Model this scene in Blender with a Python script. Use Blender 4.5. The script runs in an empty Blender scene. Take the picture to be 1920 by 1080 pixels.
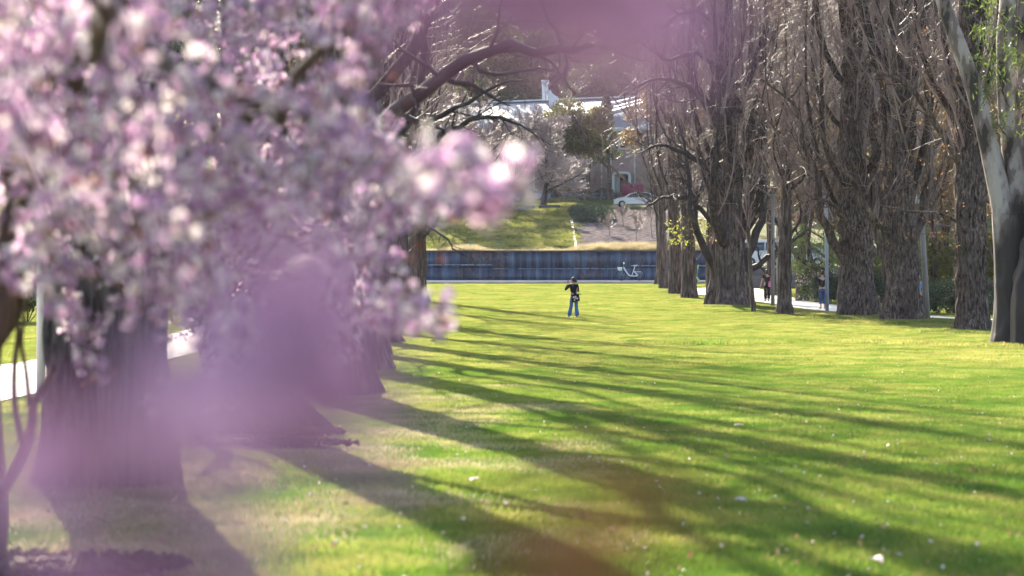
import bpy, math, random
import numpy as np
from mathutils import Vector, Matrix, noise

random.seed(7)
rng = np.random.default_rng(7)
SC = bpy.context.scene
COL = SC.collection
PI = math.pi

# ------------------------------------------------------------------ camera
F = 1920 * 85 / 36.0          # pixels of the photograph per unit slope
HY = 472.0                    # row of the level line of sight
CH = 2.75                     # camera above the far lawn
cam_d = bpy.data.cameras.new('camera')
cam = bpy.data.objects.new('camera', cam_d)
COL.objects.link(cam)
cam.location = (0, 0, CH)
cam.rotation_euler = (PI / 2, 0, 0)
cam_d.lens = 85
cam_d.sensor_width = 36
cam_d.shift_y = -(540 - HY) / 1920
cam_d.clip_start = 0.05
cam_d.clip_end = 6000
cam_d.dof.use_dof = True
cam_d.dof.focus_distance = 105
cam_d.dof.aperture_fstop = 3.2
SC.camera = cam

# ------------------------------------------------------------------ light
SUN_AZ = math.radians(-12.6)      # left of the view direction
SUN_EL = math.radians(27)
w = bpy.data.worlds.new('World')
SC.world = w
w.use_nodes = True
nt = w.node_tree
bg = nt.nodes['Background']
sky = nt.nodes.new('ShaderNodeTexSky')
sky.sky_type = 'NISHITA'
sky.sun_disc = False
sky.sun_elevation = SUN_EL
sky.sun_rotation = SUN_AZ
sky.air_density = 1.0
sky.dust_density = 1.6
nt.links.new(sky.outputs[0], bg.inputs[0])
bg.inputs[1].default_value = 0.088
sd = bpy.data.lights.new('sun', 'SUN')
sd.energy = 5.0
sd.angle = math.radians(0.5)
sd.color = (1.0, 0.90, 0.74)
so = bpy.data.objects.new('sun', sd)
COL.objects.link(so)
sv = Vector((math.sin(SUN_AZ) * math.cos(SUN_EL), math.cos(SUN_AZ) * math.cos(SUN_EL), math.sin(SUN_EL)))
so.rotation_euler = sv.to_track_quat('Z', 'Y').to_euler()
so.location = (-20, 60, 60)
vs = SC.view_settings
SC.display_settings.display_device = 'sRGB'
vs.view_transform = 'Standard'
vs.look = 'None'
vs.gamma = 1
vs.use_curve_mapping = False
vs.exposure = 2.2
cy = SC.cycles
cy.max_bounces = 7
cy.diffuse_bounces = 3
cy.transmission_bounces = 5
cy.transparent_max_bounces = 6
cy.glossy_bounces = 2
cy.use_denoising = True
cy.sample_clamp_indirect = 6
cy.caustics_reflective = False
cy.caustics_refractive = False


# ------------------------------------------------------------------ terrain
def smooth(a, b, x):
    t = np.clip((np.asarray(x, float) - a) / (b - a), 0, 1)
    return t * t * (3 - 2 * t)


def G(X, Y):
    """height of the ground"""
    X = np.asarray(X, float)
    Y = np.asarray(Y, float)
    d = 75 - Y
    z = 0.0194 * 0.5 * (d + np.sqrt(d * d + 60.0))
    z = z * (1 - smooth(85, 120, Y))
    z = z + 0.2 * smooth(150, 190, Y)
    left = np.interp(Y, [0, 197.6, 197.9, 203, 240, 250, 262, 268, 300, 420, 900, 4000],
                     [0, 0, 2.45, 2.7, 6.9, 7.2, 8.3, 9.1, 11, 22, 50, 90])
    right = np.interp(Y, [0, 172.6, 174.1, 200, 240, 262, 268, 300, 420, 900, 4000],
                      [0, 0, 1.45, 1.7, 6.0, 8.3, 9.1, 11, 22, 50, 90])
    m = smooth(17.9, 18.1, X)
    z = z + left * (1 - m) + right * m
    z = z + 0.03 * np.sin(X * 0.7 + Y * 0.23) * smooth(4, 14, Y) * (1 - smooth(140, 160, Y))
    return z


def Gz(x, y):
    return float(G(x, y))


def P(px, py, Y):
    return np.array([(px - 960) / F * Y, Y, CH - (py - HY) / F * Y])


def XP(px, Y):
    return (px - 960) / F * Y


# ------------------------------------------------------------------ materials
def mat(name, rough=0.8, spec=0.3):
    m = bpy.data.materials.new(name)
    m.use_nodes = True
    n = m.node_tree
    b = n.nodes['Principled BSDF']
    b.inputs['Roughness'].default_value = rough
    b.inputs['Specular IOR Level'].default_value = spec
    return m, n, b


def ramp(n, stops, fac):
    r = n.nodes.new('ShaderNodeValToRGB')
    e = r.color_ramp.elements
    while len(e) < len(stops):
        e.new(0.5)
    for i, (p, c) in enumerate(stops):
        e[i].position = p
        e[i].color = (*c, 1)
    n.links.new(fac, r.inputs[0])
    return r.outputs[0]


def noise_tex(n, scale, detail=4, vec_scale=None, coord='Object', rough=0.6, off=None):
    tc = n.nodes.new('ShaderNodeTexCoord')
    if coord == 'World':
        tc = n.nodes.new('ShaderNodeNewGeometry')
        out = tc.outputs['Position']
    else:
        out = tc.outputs[coord]
    if vec_scale is not None:
        mp = n.nodes.new('ShaderNodeMapping')
        mp.inputs['Scale'].default_value = vec_scale
        n.links.new(out, mp.inputs[0])
        out = mp.outputs[0]
    t = n.nodes.new('ShaderNodeTexNoise')
    t.inputs['Scale'].default_value = scale
    t.inputs['Detail'].default_value = detail
    t.inputs['Roughness'].default_value = rough
    n.links.new(out, t.inputs['Vector'])
    return t.outputs['Fac']


def bump(n, b, h, strength=0.5, dist=0.02):
    bp = n.nodes.new('ShaderNodeBump')
    bp.inputs['Strength'].default_value = strength
    bp.inputs['Distance'].default_value = dist
    n.links.new(h, bp.inputs['Height'])
    n.links.new(bp.outputs[0], b.inputs['Normal'])


def simple(name, c1, c2=None, scale=3, rough=0.8, spec=0.3, vec=None, coord='Object', bmp=0.0, lo=0.35, hi=0.65, metal=0, dist=0.02):
    m, n, b = mat(name, rough, spec)
    if c2 is None:
        c2 = tuple(x * 0.75 for x in c1)
    f = noise_tex(n, scale, 5, vec, coord)
    n.links.new(ramp(n, [(lo, c2), (hi, c1)], f), b.inputs['Base Color'])
    b.inputs['Metallic'].default_value = metal
    if bmp:
        bump(n, b, f, bmp, dist)
    return m


def bark(name, stops, vscale=(1, 1, 0.12), scale=9, bdist=0.05, moss=(0.060, 0.062, 0.028), pale=(0.30, 0.25, 0.22)):
    m, n, b = mat(name, 0.9, 0.15)
    f = noise_tex(n, scale, 7, vscale, 'World', 0.72)
    g = noise_tex(n, 0.9, 4, (1, 1, 0.6), 'World')
    g2 = noise_tex(n, 1.7, 5, (1, 1, 0.8), 'World', 0.7)

    def mix(fac, A, B, amt=None):
        mx = n.nodes.new('ShaderNodeMix')
        mx.data_type = 'RGBA'
        n.links.new(fac, mx.inputs['Factor'])
        for sk, c in (('A', A), ('B', B)):
            if isinstance(c, tuple):
                mx.inputs[sk].default_value = (*c, 1)
            else:
                n.links.new(c, mx.inputs[sk])
        return mx.outputs['Result']
    base = ramp(n, stops, f)
    dark = ramp(n, [(stops[0][0], tuple(x * 0.7 for x in stops[0][1])), (stops[-1][0], tuple(x * 0.55 for x in stops[-1][1]))], f)
    c = mix(ramp(n, [(0.42, (0, 0, 0)), (0.60, (1, 1, 1))], g), base, dark)
    c = mix(ramp(n, [(0.58, (0, 0, 0)), (0.72, (0.75, 0.75, 0.75))], g2), c, moss)
    c = mix(ramp(n, [(0.24, (0.6, 0.6, 0.6)), (0.36, (0, 0, 0))], g2), c, pale)
    n.links.new(c, b.inputs['Base Color'])
    bump(n, b, f, 1.0, bdist)
    return m


def leafy(name, stops, trans=0.45, nscale=0.7, rough=0.6, objrand=0.0, coord='World', fine=0.0):
    """thin leaf: diffuse + translucent + a little gloss"""
    m = bpy.data.materials.new(name)
    m.use_nodes = True
    n = m.node_tree
    for x in list(n.nodes):
        n.nodes.remove(x)
    out = n.nodes.new('ShaderNodeOutputMaterial')
    f = noise_tex(n, nscale, 5, None, coord)
    if fine:
        f2 = noise_tex(n, fine, 2, None, coord)
        ma = n.nodes.new('ShaderNodeMath')
        ma.operation = 'ADD'
        n.links.new(f, ma.inputs[0])
        n.links.new(f2, ma.inputs[1])
        mb = n.nodes.new('ShaderNodeMath')
        mb.operation = 'MULTIPLY'
        mb.inputs[1].default_value = 0.5
        n.links.new(ma.outputs[0], mb.inputs[0])
        f = mb.outputs[0]
    c = ramp(n, stops, f)
    if objrand:
        oi = n.nodes.new('ShaderNodeObjectInfo')
        mr = n.nodes.new('ShaderNodeMapRange')
        mr.inputs['To Min'].default_value = 1 - objrand
        mr.inputs['To Max'].default_value = 1 + objrand
        n.links.new(oi.outputs['Random'], mr.inputs['Value'])
        hs = n.nodes.new('ShaderNodeHueSaturation')
        n.links.new(mr.outputs[0], hs.inputs['Value'])
        n.links.new(c, hs.inputs['Color'])
        c = hs.outputs[0]
    d = n.nodes.new('ShaderNodeBsdfDiffuse')
    t = n.nodes.new('ShaderNodeBsdfTranslucent')
    g = n.nodes.new('ShaderNodeBsdfGlossy')
    g.inputs['Roughness'].default_value = 0.45
    g.inputs['Color'].default_value = (0.8, 0.8, 0.8, 1)
    n.links.new(c, d.inputs[0])
    n.links.new(c, t.inputs[0])
    mx = n.nodes.new('ShaderNodeMixShader')
    mx.inputs[0].default_value = trans
    n.links.new(d.outputs[0], mx.inputs[1])
    n.links.new(t.outputs[0], mx.inputs[2])
    m2 = n.nodes.new('ShaderNodeMixShader')
    m2.inputs[0].default_value = 0.04
    n.links.new(mx.outputs[0], m2.inputs[1])
    n.links.new(g.outputs[0], m2.inputs[2])
    n.links.new(m2.outputs[0], out.inputs[0])
    return m


M = {}
M['poplar'] = bark('poplar_bark', [(0.34, (0.018, 0.012, 0.011)), (0.48, (0.095, 0.068, 0.058)), (0.66, (0.32, 0.235, 0.20))])
M['poplar_near'] = bark('poplar_bark_near', [(0.36, (0.014, 0.009, 0.009)), (0.48, (0.085, 0.062, 0.054)), (0.64, (0.31, 0.225, 0.19))], (1, 1, 0.28), 12, 0.07)
M['limbbark'] = bark('poplar_limb_bark', [(0.36, (0.016, 0.011, 0.011)), (0.52, (0.065, 0.047, 0.043)), (0.7, (0.20, 0.15, 0.13))], (1, 1, 0.3), 8)
M['poplar_furrowed'] = bark('poplar_bark_furrowed', [(0.40, (0.012, 0.009, 0.011)), (0.48, (0.08, 0.062, 0.064)), (0.60, (0.34, 0.27, 0.26))], (1, 1, 0.16), 15, 0.06)
M['twig'] = simple('grey_brown_twigs', (0.36, 0.255, 0.225), (0.13, 0.09, 0.085), 1.2, 0.5, 0.5)
M['paletwig'] = simple('pale_pinkish_twigs', (0.42, 0.34, 0.34), (0.22, 0.17, 0.17), 2, 0.6, 0.5)
M['darktwig'] = simple('dark_branches', (0.07, 0.055, 0.055), (0.03, 0.024, 0.026), 4, 0.75, 0.3)
M['plumbark'] = simple('plum_bark', (0.12, 0.055, 0.04), (0.035, 0.018, 0.016), 14, 0.6, 0.4, bmp=0.5)
M['gumbark'] = None


# ------------------------------------------------------------------ objects
def link(name, me_or_none, parent=None, loc=None):
    o = bpy.data.objects.new(name, me_or_none)
    COL.objects.link(o)
    if parent is not None:
        o.parent = parent
    if loc is not None:
        o.location = loc
    return o


def tag(o, label=None, cat=None, group=None, kind=None):
    if label:
        o['label'] = label
    if cat:
        o['category'] = cat
    if group:
        o['group'] = group
    if kind:
        o['kind'] = kind
    return o


def thing(name, loc, label, cat, group=None, rz=0):
    o = link(name, None, None, loc)
    o.empty_display_size = 0.2
    o.rotation_euler = (0, 0, rz)
    return tag(o, label, cat, group)


class MB:
    def __init__(s):
        s.v = []
        s.f3 = []
        s.f4 = []
        s.fn = []
        s.n = 0
        s.mi3 = []
        s.mi4 = []

    def add(s, v, f4=None, f3=None):
        v = np.asarray(v, float).reshape(-1, 3)
        if f4 is not None and len(f4):
            s.f4.append(np.asarray(f4, int).reshape(-1, 4) + s.n)
        if f3 is not None and len(f3):
            s.f3.append(np.asarray(f3, int).reshape(-1, 3) + s.n)
        s.v.append(v)
        s.n += len(v)

    def mesh(s, name, m, smoothed=True, origin=None):
        v = np.concatenate(s.v) if s.v else np.zeros((0, 3))
        if origin is not None:
            v = v - np.asarray(origin, float)
        f4 = np.concatenate(s.f4) if s.f4 else np.zeros((0, 4), int)
        f3 = np.concatenate(s.f3) if s.f3 else np.zeros((0, 3), int)
        me = bpy.data.meshes.new(name)
        me.vertices.add(len(v))
        me.vertices.foreach_set('co', v.astype(np.float32).ravel())
        li = np.concatenate([f4.ravel(), f3.ravel()]).astype(np.int32)
        me.loops.add(len(li))
        me.loops.foreach_set('vertex_index', li)
        me.polygons.add(len(f4) + len(f3))
        ls = np.concatenate([np.arange(len(f4)) * 4, len(f4) * 4 + np.arange(len(f3)) * 3]).astype(np.int32)
        me.polygons.foreach_set('loop_start', ls)
        if smoothed:
            me.polygons.foreach_set('use_smooth', np.ones(len(ls), bool))
        me.update(calc_edges=True)
        me.validate()
        if m is not None:
            me.materials.append(m)
        return me

    def build(s, name, m, parent=None, smoothed=True, world=True):
        """vertices are in world coordinates unless world=False"""
        org = None
        if parent is not None and world:
            org = np.array(parent.location)
            p = parent.parent
            while p is not None:
                org = org + np.array(p.location)
                p = p.parent
        return link(name, s.mesh(name, m, smoothed, org), parent)

    # simple shapes
    def box(s, a, b):
        x0, y0, z0 = a
        x1, y1, z1 = b
        v = [(x0, y0, z0), (x1, y0, z0), (x1, y1, z0), (x0, y1, z0), (x0, y0, z1), (x1, y0, z1), (x1, y1, z1), (x0, y1, z1)]
        s.add(v, [(0, 3, 2, 1), (4, 5, 6, 7), (0, 1, 5, 4), (1, 2, 6, 5), (2, 3, 7, 6), (3, 0, 4, 7)])

    def hexa(s, v):
        s.add(v, [(0, 3, 2, 1), (4, 5, 6, 7), (0, 1, 5, 4), (1, 2, 6, 5), (2, 3, 7, 6), (3, 0, 4, 7)])


def tubes(PTS, RAD, sides=3, mb=None, cap=False):
    """PTS (M,k,3), RAD (M,k)"""
    PTS = np.asarray(PTS, float)
    RAD = np.asarray(RAD, float)
    if PTS.ndim == 2:
        PTS = PTS[None]
        RAD = RAD[None]
    Mn, k, _ = PTS.shape
    T = np.empty_like(PTS)
    T[:, 1:-1] = PTS[:, 2:] - PTS[:, :-2]
    T[:, 0] = PTS[:, 1] - PTS[:, 0]
    T[:, -1] = PTS[:, -1] - PTS[:, -2]
    T /= np.linalg.norm(T, axis=2, keepdims=True) + 1e-9
    avg = T.mean(axis=1)
    ref = np.where(np.abs(avg[:, 2:3]) > 0.85, np.array([[1.0, 0.02, 0]]), np.array([[0.02, 0, 1.0]]))
    ref = np.repeat(ref[:, None, :], k, axis=1)
    U = np.cross(T, ref)
    U /= np.linalg.norm(U, axis=2, keepdims=True) + 1e-9
    V = np.cross(T, U)
    a = np.arange(sides) / sides * 2 * PI
    R = RAD[..., None, None]
    v = PTS[:, :, None, :] + R * (U[:, :, None, :] * np.cos(a)[None, None, :, None] + V[:, :, None, :] * np.sin(a)[None, None, :, None])
    idx = np.arange(Mn * k * sides).reshape(Mn, k, sides)
    A = idx[:, :-1, :]
    B = np.roll(A, -1, axis=2)
    C = idx[:, 1:, :]
    D = np.roll(C, -1, axis=2)
    f = np.stack([A, B, D, C], axis=-1).reshape(-1, 4)
    mb = mb or MB()
    mb.add(v.reshape(-1, 3), f)
    if cap:
        n0 = mb.n
        c = np.concatenate([PTS[:, 0], PTS[:, -1]])
        mb.v.append(c)
        base = n0 - Mn * k * sides
        f3 = []
        for m in range(Mn):
            for e, ring in ((0, idx[m, 0]), (1, idx[m, -1])):
                ci = n0 + e * Mn + m
                r = ring + base
                for i in range(sides):
                    j = (i + 1) % sides
                    f3.append((r[j], r[i], ci) if e == 0 else (r[i], r[j], ci))
        mb.f3.append(np.array(f3, int))
        mb.n += len(c)
    return mb


def lathe(prof, sides=16, center=(0, 0, 0), mb=None):
    mb = mb or MB()
    prof = np.asarray(prof, float)
    a = np.arange(sides) / sides * 2 * PI
    v = np.stack([prof[:, None, 0] * np.cos(a), prof[:, None, 0] * np.sin(a), np.repeat(prof[:, 1:2], sides, 1)], -1) + np.array(center)
    k = len(prof)
    idx = np.arange(k * sides).reshape(k, sides)
    A = idx[:-1]
    C = idx[1:]
    f = np.stack([A, np.roll(A, -1, 1), np.roll(C, -1, 1), C], -1).reshape(-1, 4)
    mb.add(v.reshape(-1, 3), f)
    return mb


def spline(pts, k):
    """Catmull-Rom through pts (n,3), k samples"""
    p = np.asarray(pts, float)
    p = np.concatenate([[2 * p[0] - p[1]], p, [2 * p[-1] - p[-2]]])
    n = len(p) - 3
    t = np.linspace(0, n - 1e-6, k)
    i = t.astype(int)
    u = (t - i)[:, None]
    a, b, c, d = p[i], p[i + 1], p[i + 2], p[i + 3]
    return 0.5 * ((2 * b) + (-a + c) * u + (2 * a - 5 * b + 4 * c - d) * u ** 2 + (-a + 3 * b - 3 * c + d) * u ** 3)


def shoots(r, PT, RD, n, ang=(0.4, 0.9), length=(0.4, 0.7), up=0.3, wig=0.12, k=5, rr=0.5, t0=0.25, t1=1.0, rtip=0.25, rmax=None):
    """children growing from parent polylines. returns pts, rad"""
    Mn, kp, _ = PT.shape
    m = Mn * n
    pi = np.repeat(np.arange(Mn), n)
    t = r.uniform(t0, t1, m) * (kp - 1.001)
    i = t.astype(int)
    u = (t - i)[:, None]
    p = PT[pi, i] * (1 - u) + PT[pi, i + 1] * u
    tan = PT[pi, i + 1] - PT[pi, i]
    tan /= np.linalg.norm(tan, axis=1, keepdims=True) + 1e-9
    rad = (RD[pi, i] * (1 - u[:, 0]) + RD[pi, i + 1] * u[:, 0]) * rr
    if rmax:
        rad = np.minimum(rad, rmax)
    q = r.normal(size=(m, 3))
    q -= tan * (q * tan).sum(1, keepdims=True)
    q /= np.linalg.norm(q, axis=1, keepdims=True) + 1e-9
    an = r.uniform(*ang, m)[:, None]
    d = tan * np.cos(an) + q * np.sin(an)
    L = r.uniform(*length, m)
    plen = np.linalg.norm(PT[:, 1:] - PT[:, :-1], axis=2).sum(1)[pi]
    L = L * plen * (1.1 - 0.55 * t / (kp - 1))
    pts = np.empty((m, k, 3))
    pts[:, 0] = p
    for j in range(1, k):
        d = d + r.normal(size=(m, 3)) * wig + np.array([0, 0, up / (k - 1)])
        d /= np.linalg.norm(d, axis=1, keepdims=True)
        pts[:, j] = pts[:, j - 1] + d * (L / (k - 1))[:, None]
    rd = rad[:, None] * np.linspace(1, rtip, k)[None]
    return pts, rd


def fbm(x, y, z, sc):
    return noise.fractal(Vector((x * sc, y * sc, z * sc)), 1.0, 2.0, 4)


def trunk_mesh(base, path, radii, seed, sides=48, rings=70, flare=0.5, flute=0.10, fine=0.05, lumps=0.1, fine_freq=7.0, swell=0.0):
    """thick trunk with flutes, ridges and burls. path in world coords"""
    pts = spline(path, rings)
    rad = np.interp(np.linspace(0, 1, rings), np.linspace(0, 1, len(radii)), radii)
    a = np.arange(sides) / sides * 2 * PI
    v = np.zeros((rings, sides, 3))
    sx = seed * 13.7
    for j in range(rings):
        h = pts[j, 2] - base[2]
        fl = flare * math.exp(-max(h, 0) / (rad[0] * 0.9))
        for i in range(sides):
            wa = a[i] + 0.10 * noise.noise(Vector((math.cos(a[i]) * 2 + sx, math.sin(a[i]) * 2, h * 1.6)))
            ca, sa = math.cos(wa), math.sin(wa)
            r0 = rad[j]
            lob = noise.noise(Vector((ca * 1.3 + sx, sa * 1.3, h * 0.12 / max(rad[0], .2))))
            lob2 = abs(noise.noise(Vector((ca * 3.2 + sx, sa * 3.2, h * 0.10 + 5))))
            fi = noise.fractal(Vector((ca * fine_freq + sx, sa * fine_freq, h * 0.6)), 0.8, 2.0, 3)
            bur = max(0, noise.noise(Vector((ca * 1.8 + sx, sa * 1.8 + 9, h * 1.1 / max(rad[0], .3)))) - 0.15)
            swl = swell * (noise.noise(Vector((sx, 3.1, h * 0.55))) + 0.6 * noise.noise(Vector((ca + sx, sa, h * 1.3))))
            q = r0 * (1 + swl + fl * (1 + 1.3 * lob) + flute * 1.5 * lob - flute * (0.35 - lob2) + fine * fi + lumps * 1.6 * bur)
            v[j, i] = (pts[j, 0] + math.cos(a[i]) * q, pts[j, 1] + math.sin(a[i]) * q, pts[j, 2])
    idx = np.arange(rings * sides).reshape(rings, sides)
    A = idx[:-1]
    C = idx[1:]
    f = np.stack([A, np.roll(A, -1, 1), np.roll(C, -1, 1), C], -1).reshape(-1, 4)
    mb = MB()
    mb.add(v.reshape(-1, 3), f)
    return mb, pts, rad


def leaf_cards(r, centers, n_each, spread, size, mb=None, droop=0.0, aspect=2.0, flat=0.0):
    """many small bent leaf blades (two tris each) around centres"""
    c = np.repeat(np.asarray(centers, float), n_each, axis=0)
    m = len(c)
    off = r.normal(size=(m, 3))
    off /= np.linalg.norm(off, axis=1, keepdims=True)
    off *= (r.uniform(0, 1, m) ** 0.5)[:, None] * np.asarray(spread)
    p = c + off
    d = r.normal(size=(m, 3))
    d[:, 2] -= droop
    d /= np.linalg.norm(d, axis=1, keepdims=True)
    q = r.normal(size=(m, 3))
    q -= d * (q * d).sum(1, keepdims=True)
    q /= np.linalg.norm(q, axis=1, keepdims=True)
    s = (r.uniform(0.7, 1.3, m) * size)[:, None]
    nrm = np.cross(d, q)
    v0 = p
    v1 = p + d * s * 0.5 + q * s / aspect * 0.5 + nrm * s * 0.08
    v2 = p + d * s
    v3 = p + d * s * 0.5 - q * s / aspect * 0.5 + nrm * s * 0.08
    v = np.stack([v0, v1, v2, v3], 1).reshape(-1, 3)
    b = np.arange(m)[:, None] * 4
    mb = mb or MB()
    mb.add(v, None, np.concatenate([b + np.array([[0, 1, 2]]), b + np.array([[0, 2, 3]])]))
    return mb


# ------------------------------------------------------------------ ground sheet
xs = np.unique(np.concatenate([np.linspace(-500, -80, 12), np.linspace(-80, 80, 161), [17.9, 17.95, 18.0, 18.05, 18.1], np.linspace(80, 500, 12)]))
ys = np.unique(np.concatenate([np.linspace(-60, 10, 15), np.linspace(10, 310, 301), [172.6, 173.1, 173.6, 174.1, 197.6, 197.9], np.linspace(310, 900, 20)]))
XX, YY = np.meshgrid(xs, ys)
ZZ = G(XX, YY)
mb = MB()
idx = np.arange(XX.size).reshape(XX.shape)
mb.add(np.stack([XX, YY, ZZ], -1).reshape(-1, 3), np.stack([idx[:-1, :-1], idx[:-1, 1:], idx[1:, 1:], idx[1:, :-1]], -1).reshape(-1, 4))
m, n, b = mat('lawn_soil', 0.95, 0.1)
f1 = noise_tex(n, 0.35, 6, None, 'World')
f2 = noise_tex(n, 6, 4, None, 'World')
c1 = ramp(n, [(0.35, (0.055, 0.085, 0.018)), (0.5, (0.10, 0.125, 0.028)), (0.68, (0.17, 0.14, 0.055))], f1)
c2 = ramp(n, [(0.35, (0.5, 0.5, 0.5)), (0.65, (1.15, 1.15, 1.1))], f2)
mx = n.nodes.new('ShaderNodeMix')
mx.data_type = 'RGBA'
mx.blend_type = 'MULTIPLY'
mx.inputs['Factor'].default_value = 1
n.links.new(c1, mx.inputs['A'])
n.links.new(c2, mx.inputs['B'])
n.links.new(mx.outputs['Result'], b.inputs['Base Color'])
bump(n, b, f2, 0.6, 0.1)
ground = mb.build('ground', m)
tag(ground, 'green lawn with dry patches rising to a grassy bank behind', kind='structure')


def ribbon(name, left, right, m, dz, label):
    """sheet over the ground between two polylines"""
    l = np.asarray(left, float)
    r = np.asarray(right, float)
    k = 60
    L = np.stack([np.interp(np.linspace(0, 1, k), np.linspace(0, 1, len(l)), l[:, c]) for c in (0, 1)], 1)
    R = np.stack([np.interp(np.linspace(0, 1, k), np.linspace(0, 1, len(r)), r[:, c]) for c in (0, 1)], 1)
    u = np.linspace(0, 1, 7)[None, :, None]
    W = L[:, None] * (1 - u) + R[:, None] * u
    Z = G(W[..., 0], W[..., 1]) + dz
    V = np.concatenate([W, Z[..., None]], -1)
    ii = np.arange(k * 7).reshape(k, 7)
    q = MB()
    q.add(V.reshape(-1, 3), np.stack([ii[:-1, :-1], ii[:-1, 1:], ii[1:, 1:], ii[1:, :-1]], -1).reshape(-1, 4))
    o = q.build(name, m)
    tag(o, label, kind='structure')
    return o


M['concrete_path'] = simple('pale_concrete', (0.62, 0.58, 0.55), (0.48, 0.45, 0.43), 1.5, 0.9, 0.2, coord='World', bmp=0.2)
LPATH = [(-9.6, 12), (-9.7, 46), (-11.2, 80), (-12, 130)], [(-5.7, 12), (-6.1, 28.6), (-7.0, 49), (-7.6, 80), (-8.4, 130)]
ribbon('path', LPATH[0], LPATH[1], M['concrete_path'], 0.05, 'wide pale concrete path behind the left row of trunks')
RP_c = np.array([(14.3, 172.3), (14.2, 155), (14.6, 138), (14.9, 124), (15.4, 113), (16.2, 105.5), (17.8, 99.5), (20.5, 94), (26, 88)])
RP_w = np.array([3.2, 2.6, 1.9, 1.4, 1.15, 1.0, 0.9, 0.9, 0.9])
tn = np.gradient(RP_c, axis=0)
tn /= np.linalg.norm(tn, axis=1, keepdims=True)
nn = np.stack([tn[:, 1], -tn[:, 0]], 1)
ribbon('path', RP_c - nn * RP_w[:, None], RP_c + nn * RP_w[:, None], M['concrete_path'], 0.05, 'pale footpath winding behind the right row of trunks')


def in_paths(x, y):
    inl = (x > np.interp(y, [12, 46, 80, 130], [-9.6, -9.7, -11.2, -12])) & (x < np.interp(y, [12, 28.6, 49, 80, 130], [-5.7, -6.1, -7.0, -7.6, -8.4])) & (y < 130)
    d = np.full(x.shape, 99.0)
    for i in range(len(RP_c) - 1):
        a, bb = RP_c[i], RP_c[i + 1]
        ab = bb - a
        t = np.clip(((x - a[0]) * ab[0] + (y - a[1]) * ab[1]) / (ab @ ab), 0, 1)
        dd = np.hypot(x - a[0] - t * ab[0], y - a[1] - t * ab[1]) - (RP_w[i] * (1 - t) + RP_w[i + 1] * t)
        d = np.minimum(d, dd)
    return inl | (d < 0.0)


# ------------------------------------------------------------------ grass
def grass_patch(name, seed, nb, size, h, wd, m):
    r = np.random.default_rng(seed)
    x = r.uniform(-size, size, nb)
    y = r.uniform(-size, size, nb)
    hh = r.uniform(0.5, 1.25, nb) * h
    a = r.uniform(0, 2 * PI, nb)
    lean = r.uniform(0.1, 0.7, nb) * hh
    la = r.uniform(0, 2 * PI, nb)
    wv = np.stack([np.cos(a), np.sin(a), 0 * a], 1) * (wd * r.uniform(0.7, 1.3, nb))[:, None] * 0.5
    p0 = np.stack([x, y, -0.02 + 0 * x], 1)
    p1 = p0 + np.stack([np.cos(la) * lean * 0.35, np.sin(la) * lean * 0.35, hh * 0.6 + 0.02], 1)
    p2 = p0 + np.stack([np.cos(la) * lean, np.sin(la) * lean, hh + 0.02], 1)
    v = np.stack([p0 - wv, p0 + wv, p1 + wv * 0.8, p1 - wv * 0.8, p2], 1).reshape(-1, 3)
    bidx = np.arange(nb)[:, None] * 5
    q = MB()
    q.add(v, bidx + np.array([[0, 1, 2, 3]]), bidx + np.array([[3, 2, 4]]))
    return q.mesh(name, m, False)


M['grass'] = leafy('lawn_grass', [(0.30, (0.085, 0.125, 0.018)), (0.46, (0.20, 0.225, 0.045)), (0.58, (0.29, 0.285, 0.075)), (0.72, (0.40, 0.34, 0.12))], 0.6, 0.22, fine=3.0, objrand=0.22)
M['drygrass'] = leafy('dry_golden_grass', [(0.35, (0.32, 0.25, 0.13)), (0.6, (0.50, 0.43, 0.26))], 0.4, 0.5, fine=3.0, objrand=0.15)
M['bankgrass'] = leafy('bank_grass', [(0.34, (0.09, 0.11, 0.025)), (0.48, (0.20, 0.22, 0.05)), (0.6, (0.33, 0.30, 0.12))], 0.5, 0.3, fine=1.5, objrand=0.2)
M['greengrass'] = leafy('fresh_green_grass', [(0.30, (0.045, 0.10, 0.012)), (0.46, (0.10, 0.18, 0.022)), (0.60, (0.17, 0.22, 0.035)), (0.74, (0.32, 0.28, 0.09))], 0.55, 0.35, fine=2.5, objrand=0.25)
src = bpy.data.collections.new('grass_sources')     # not linked to the scene


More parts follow.
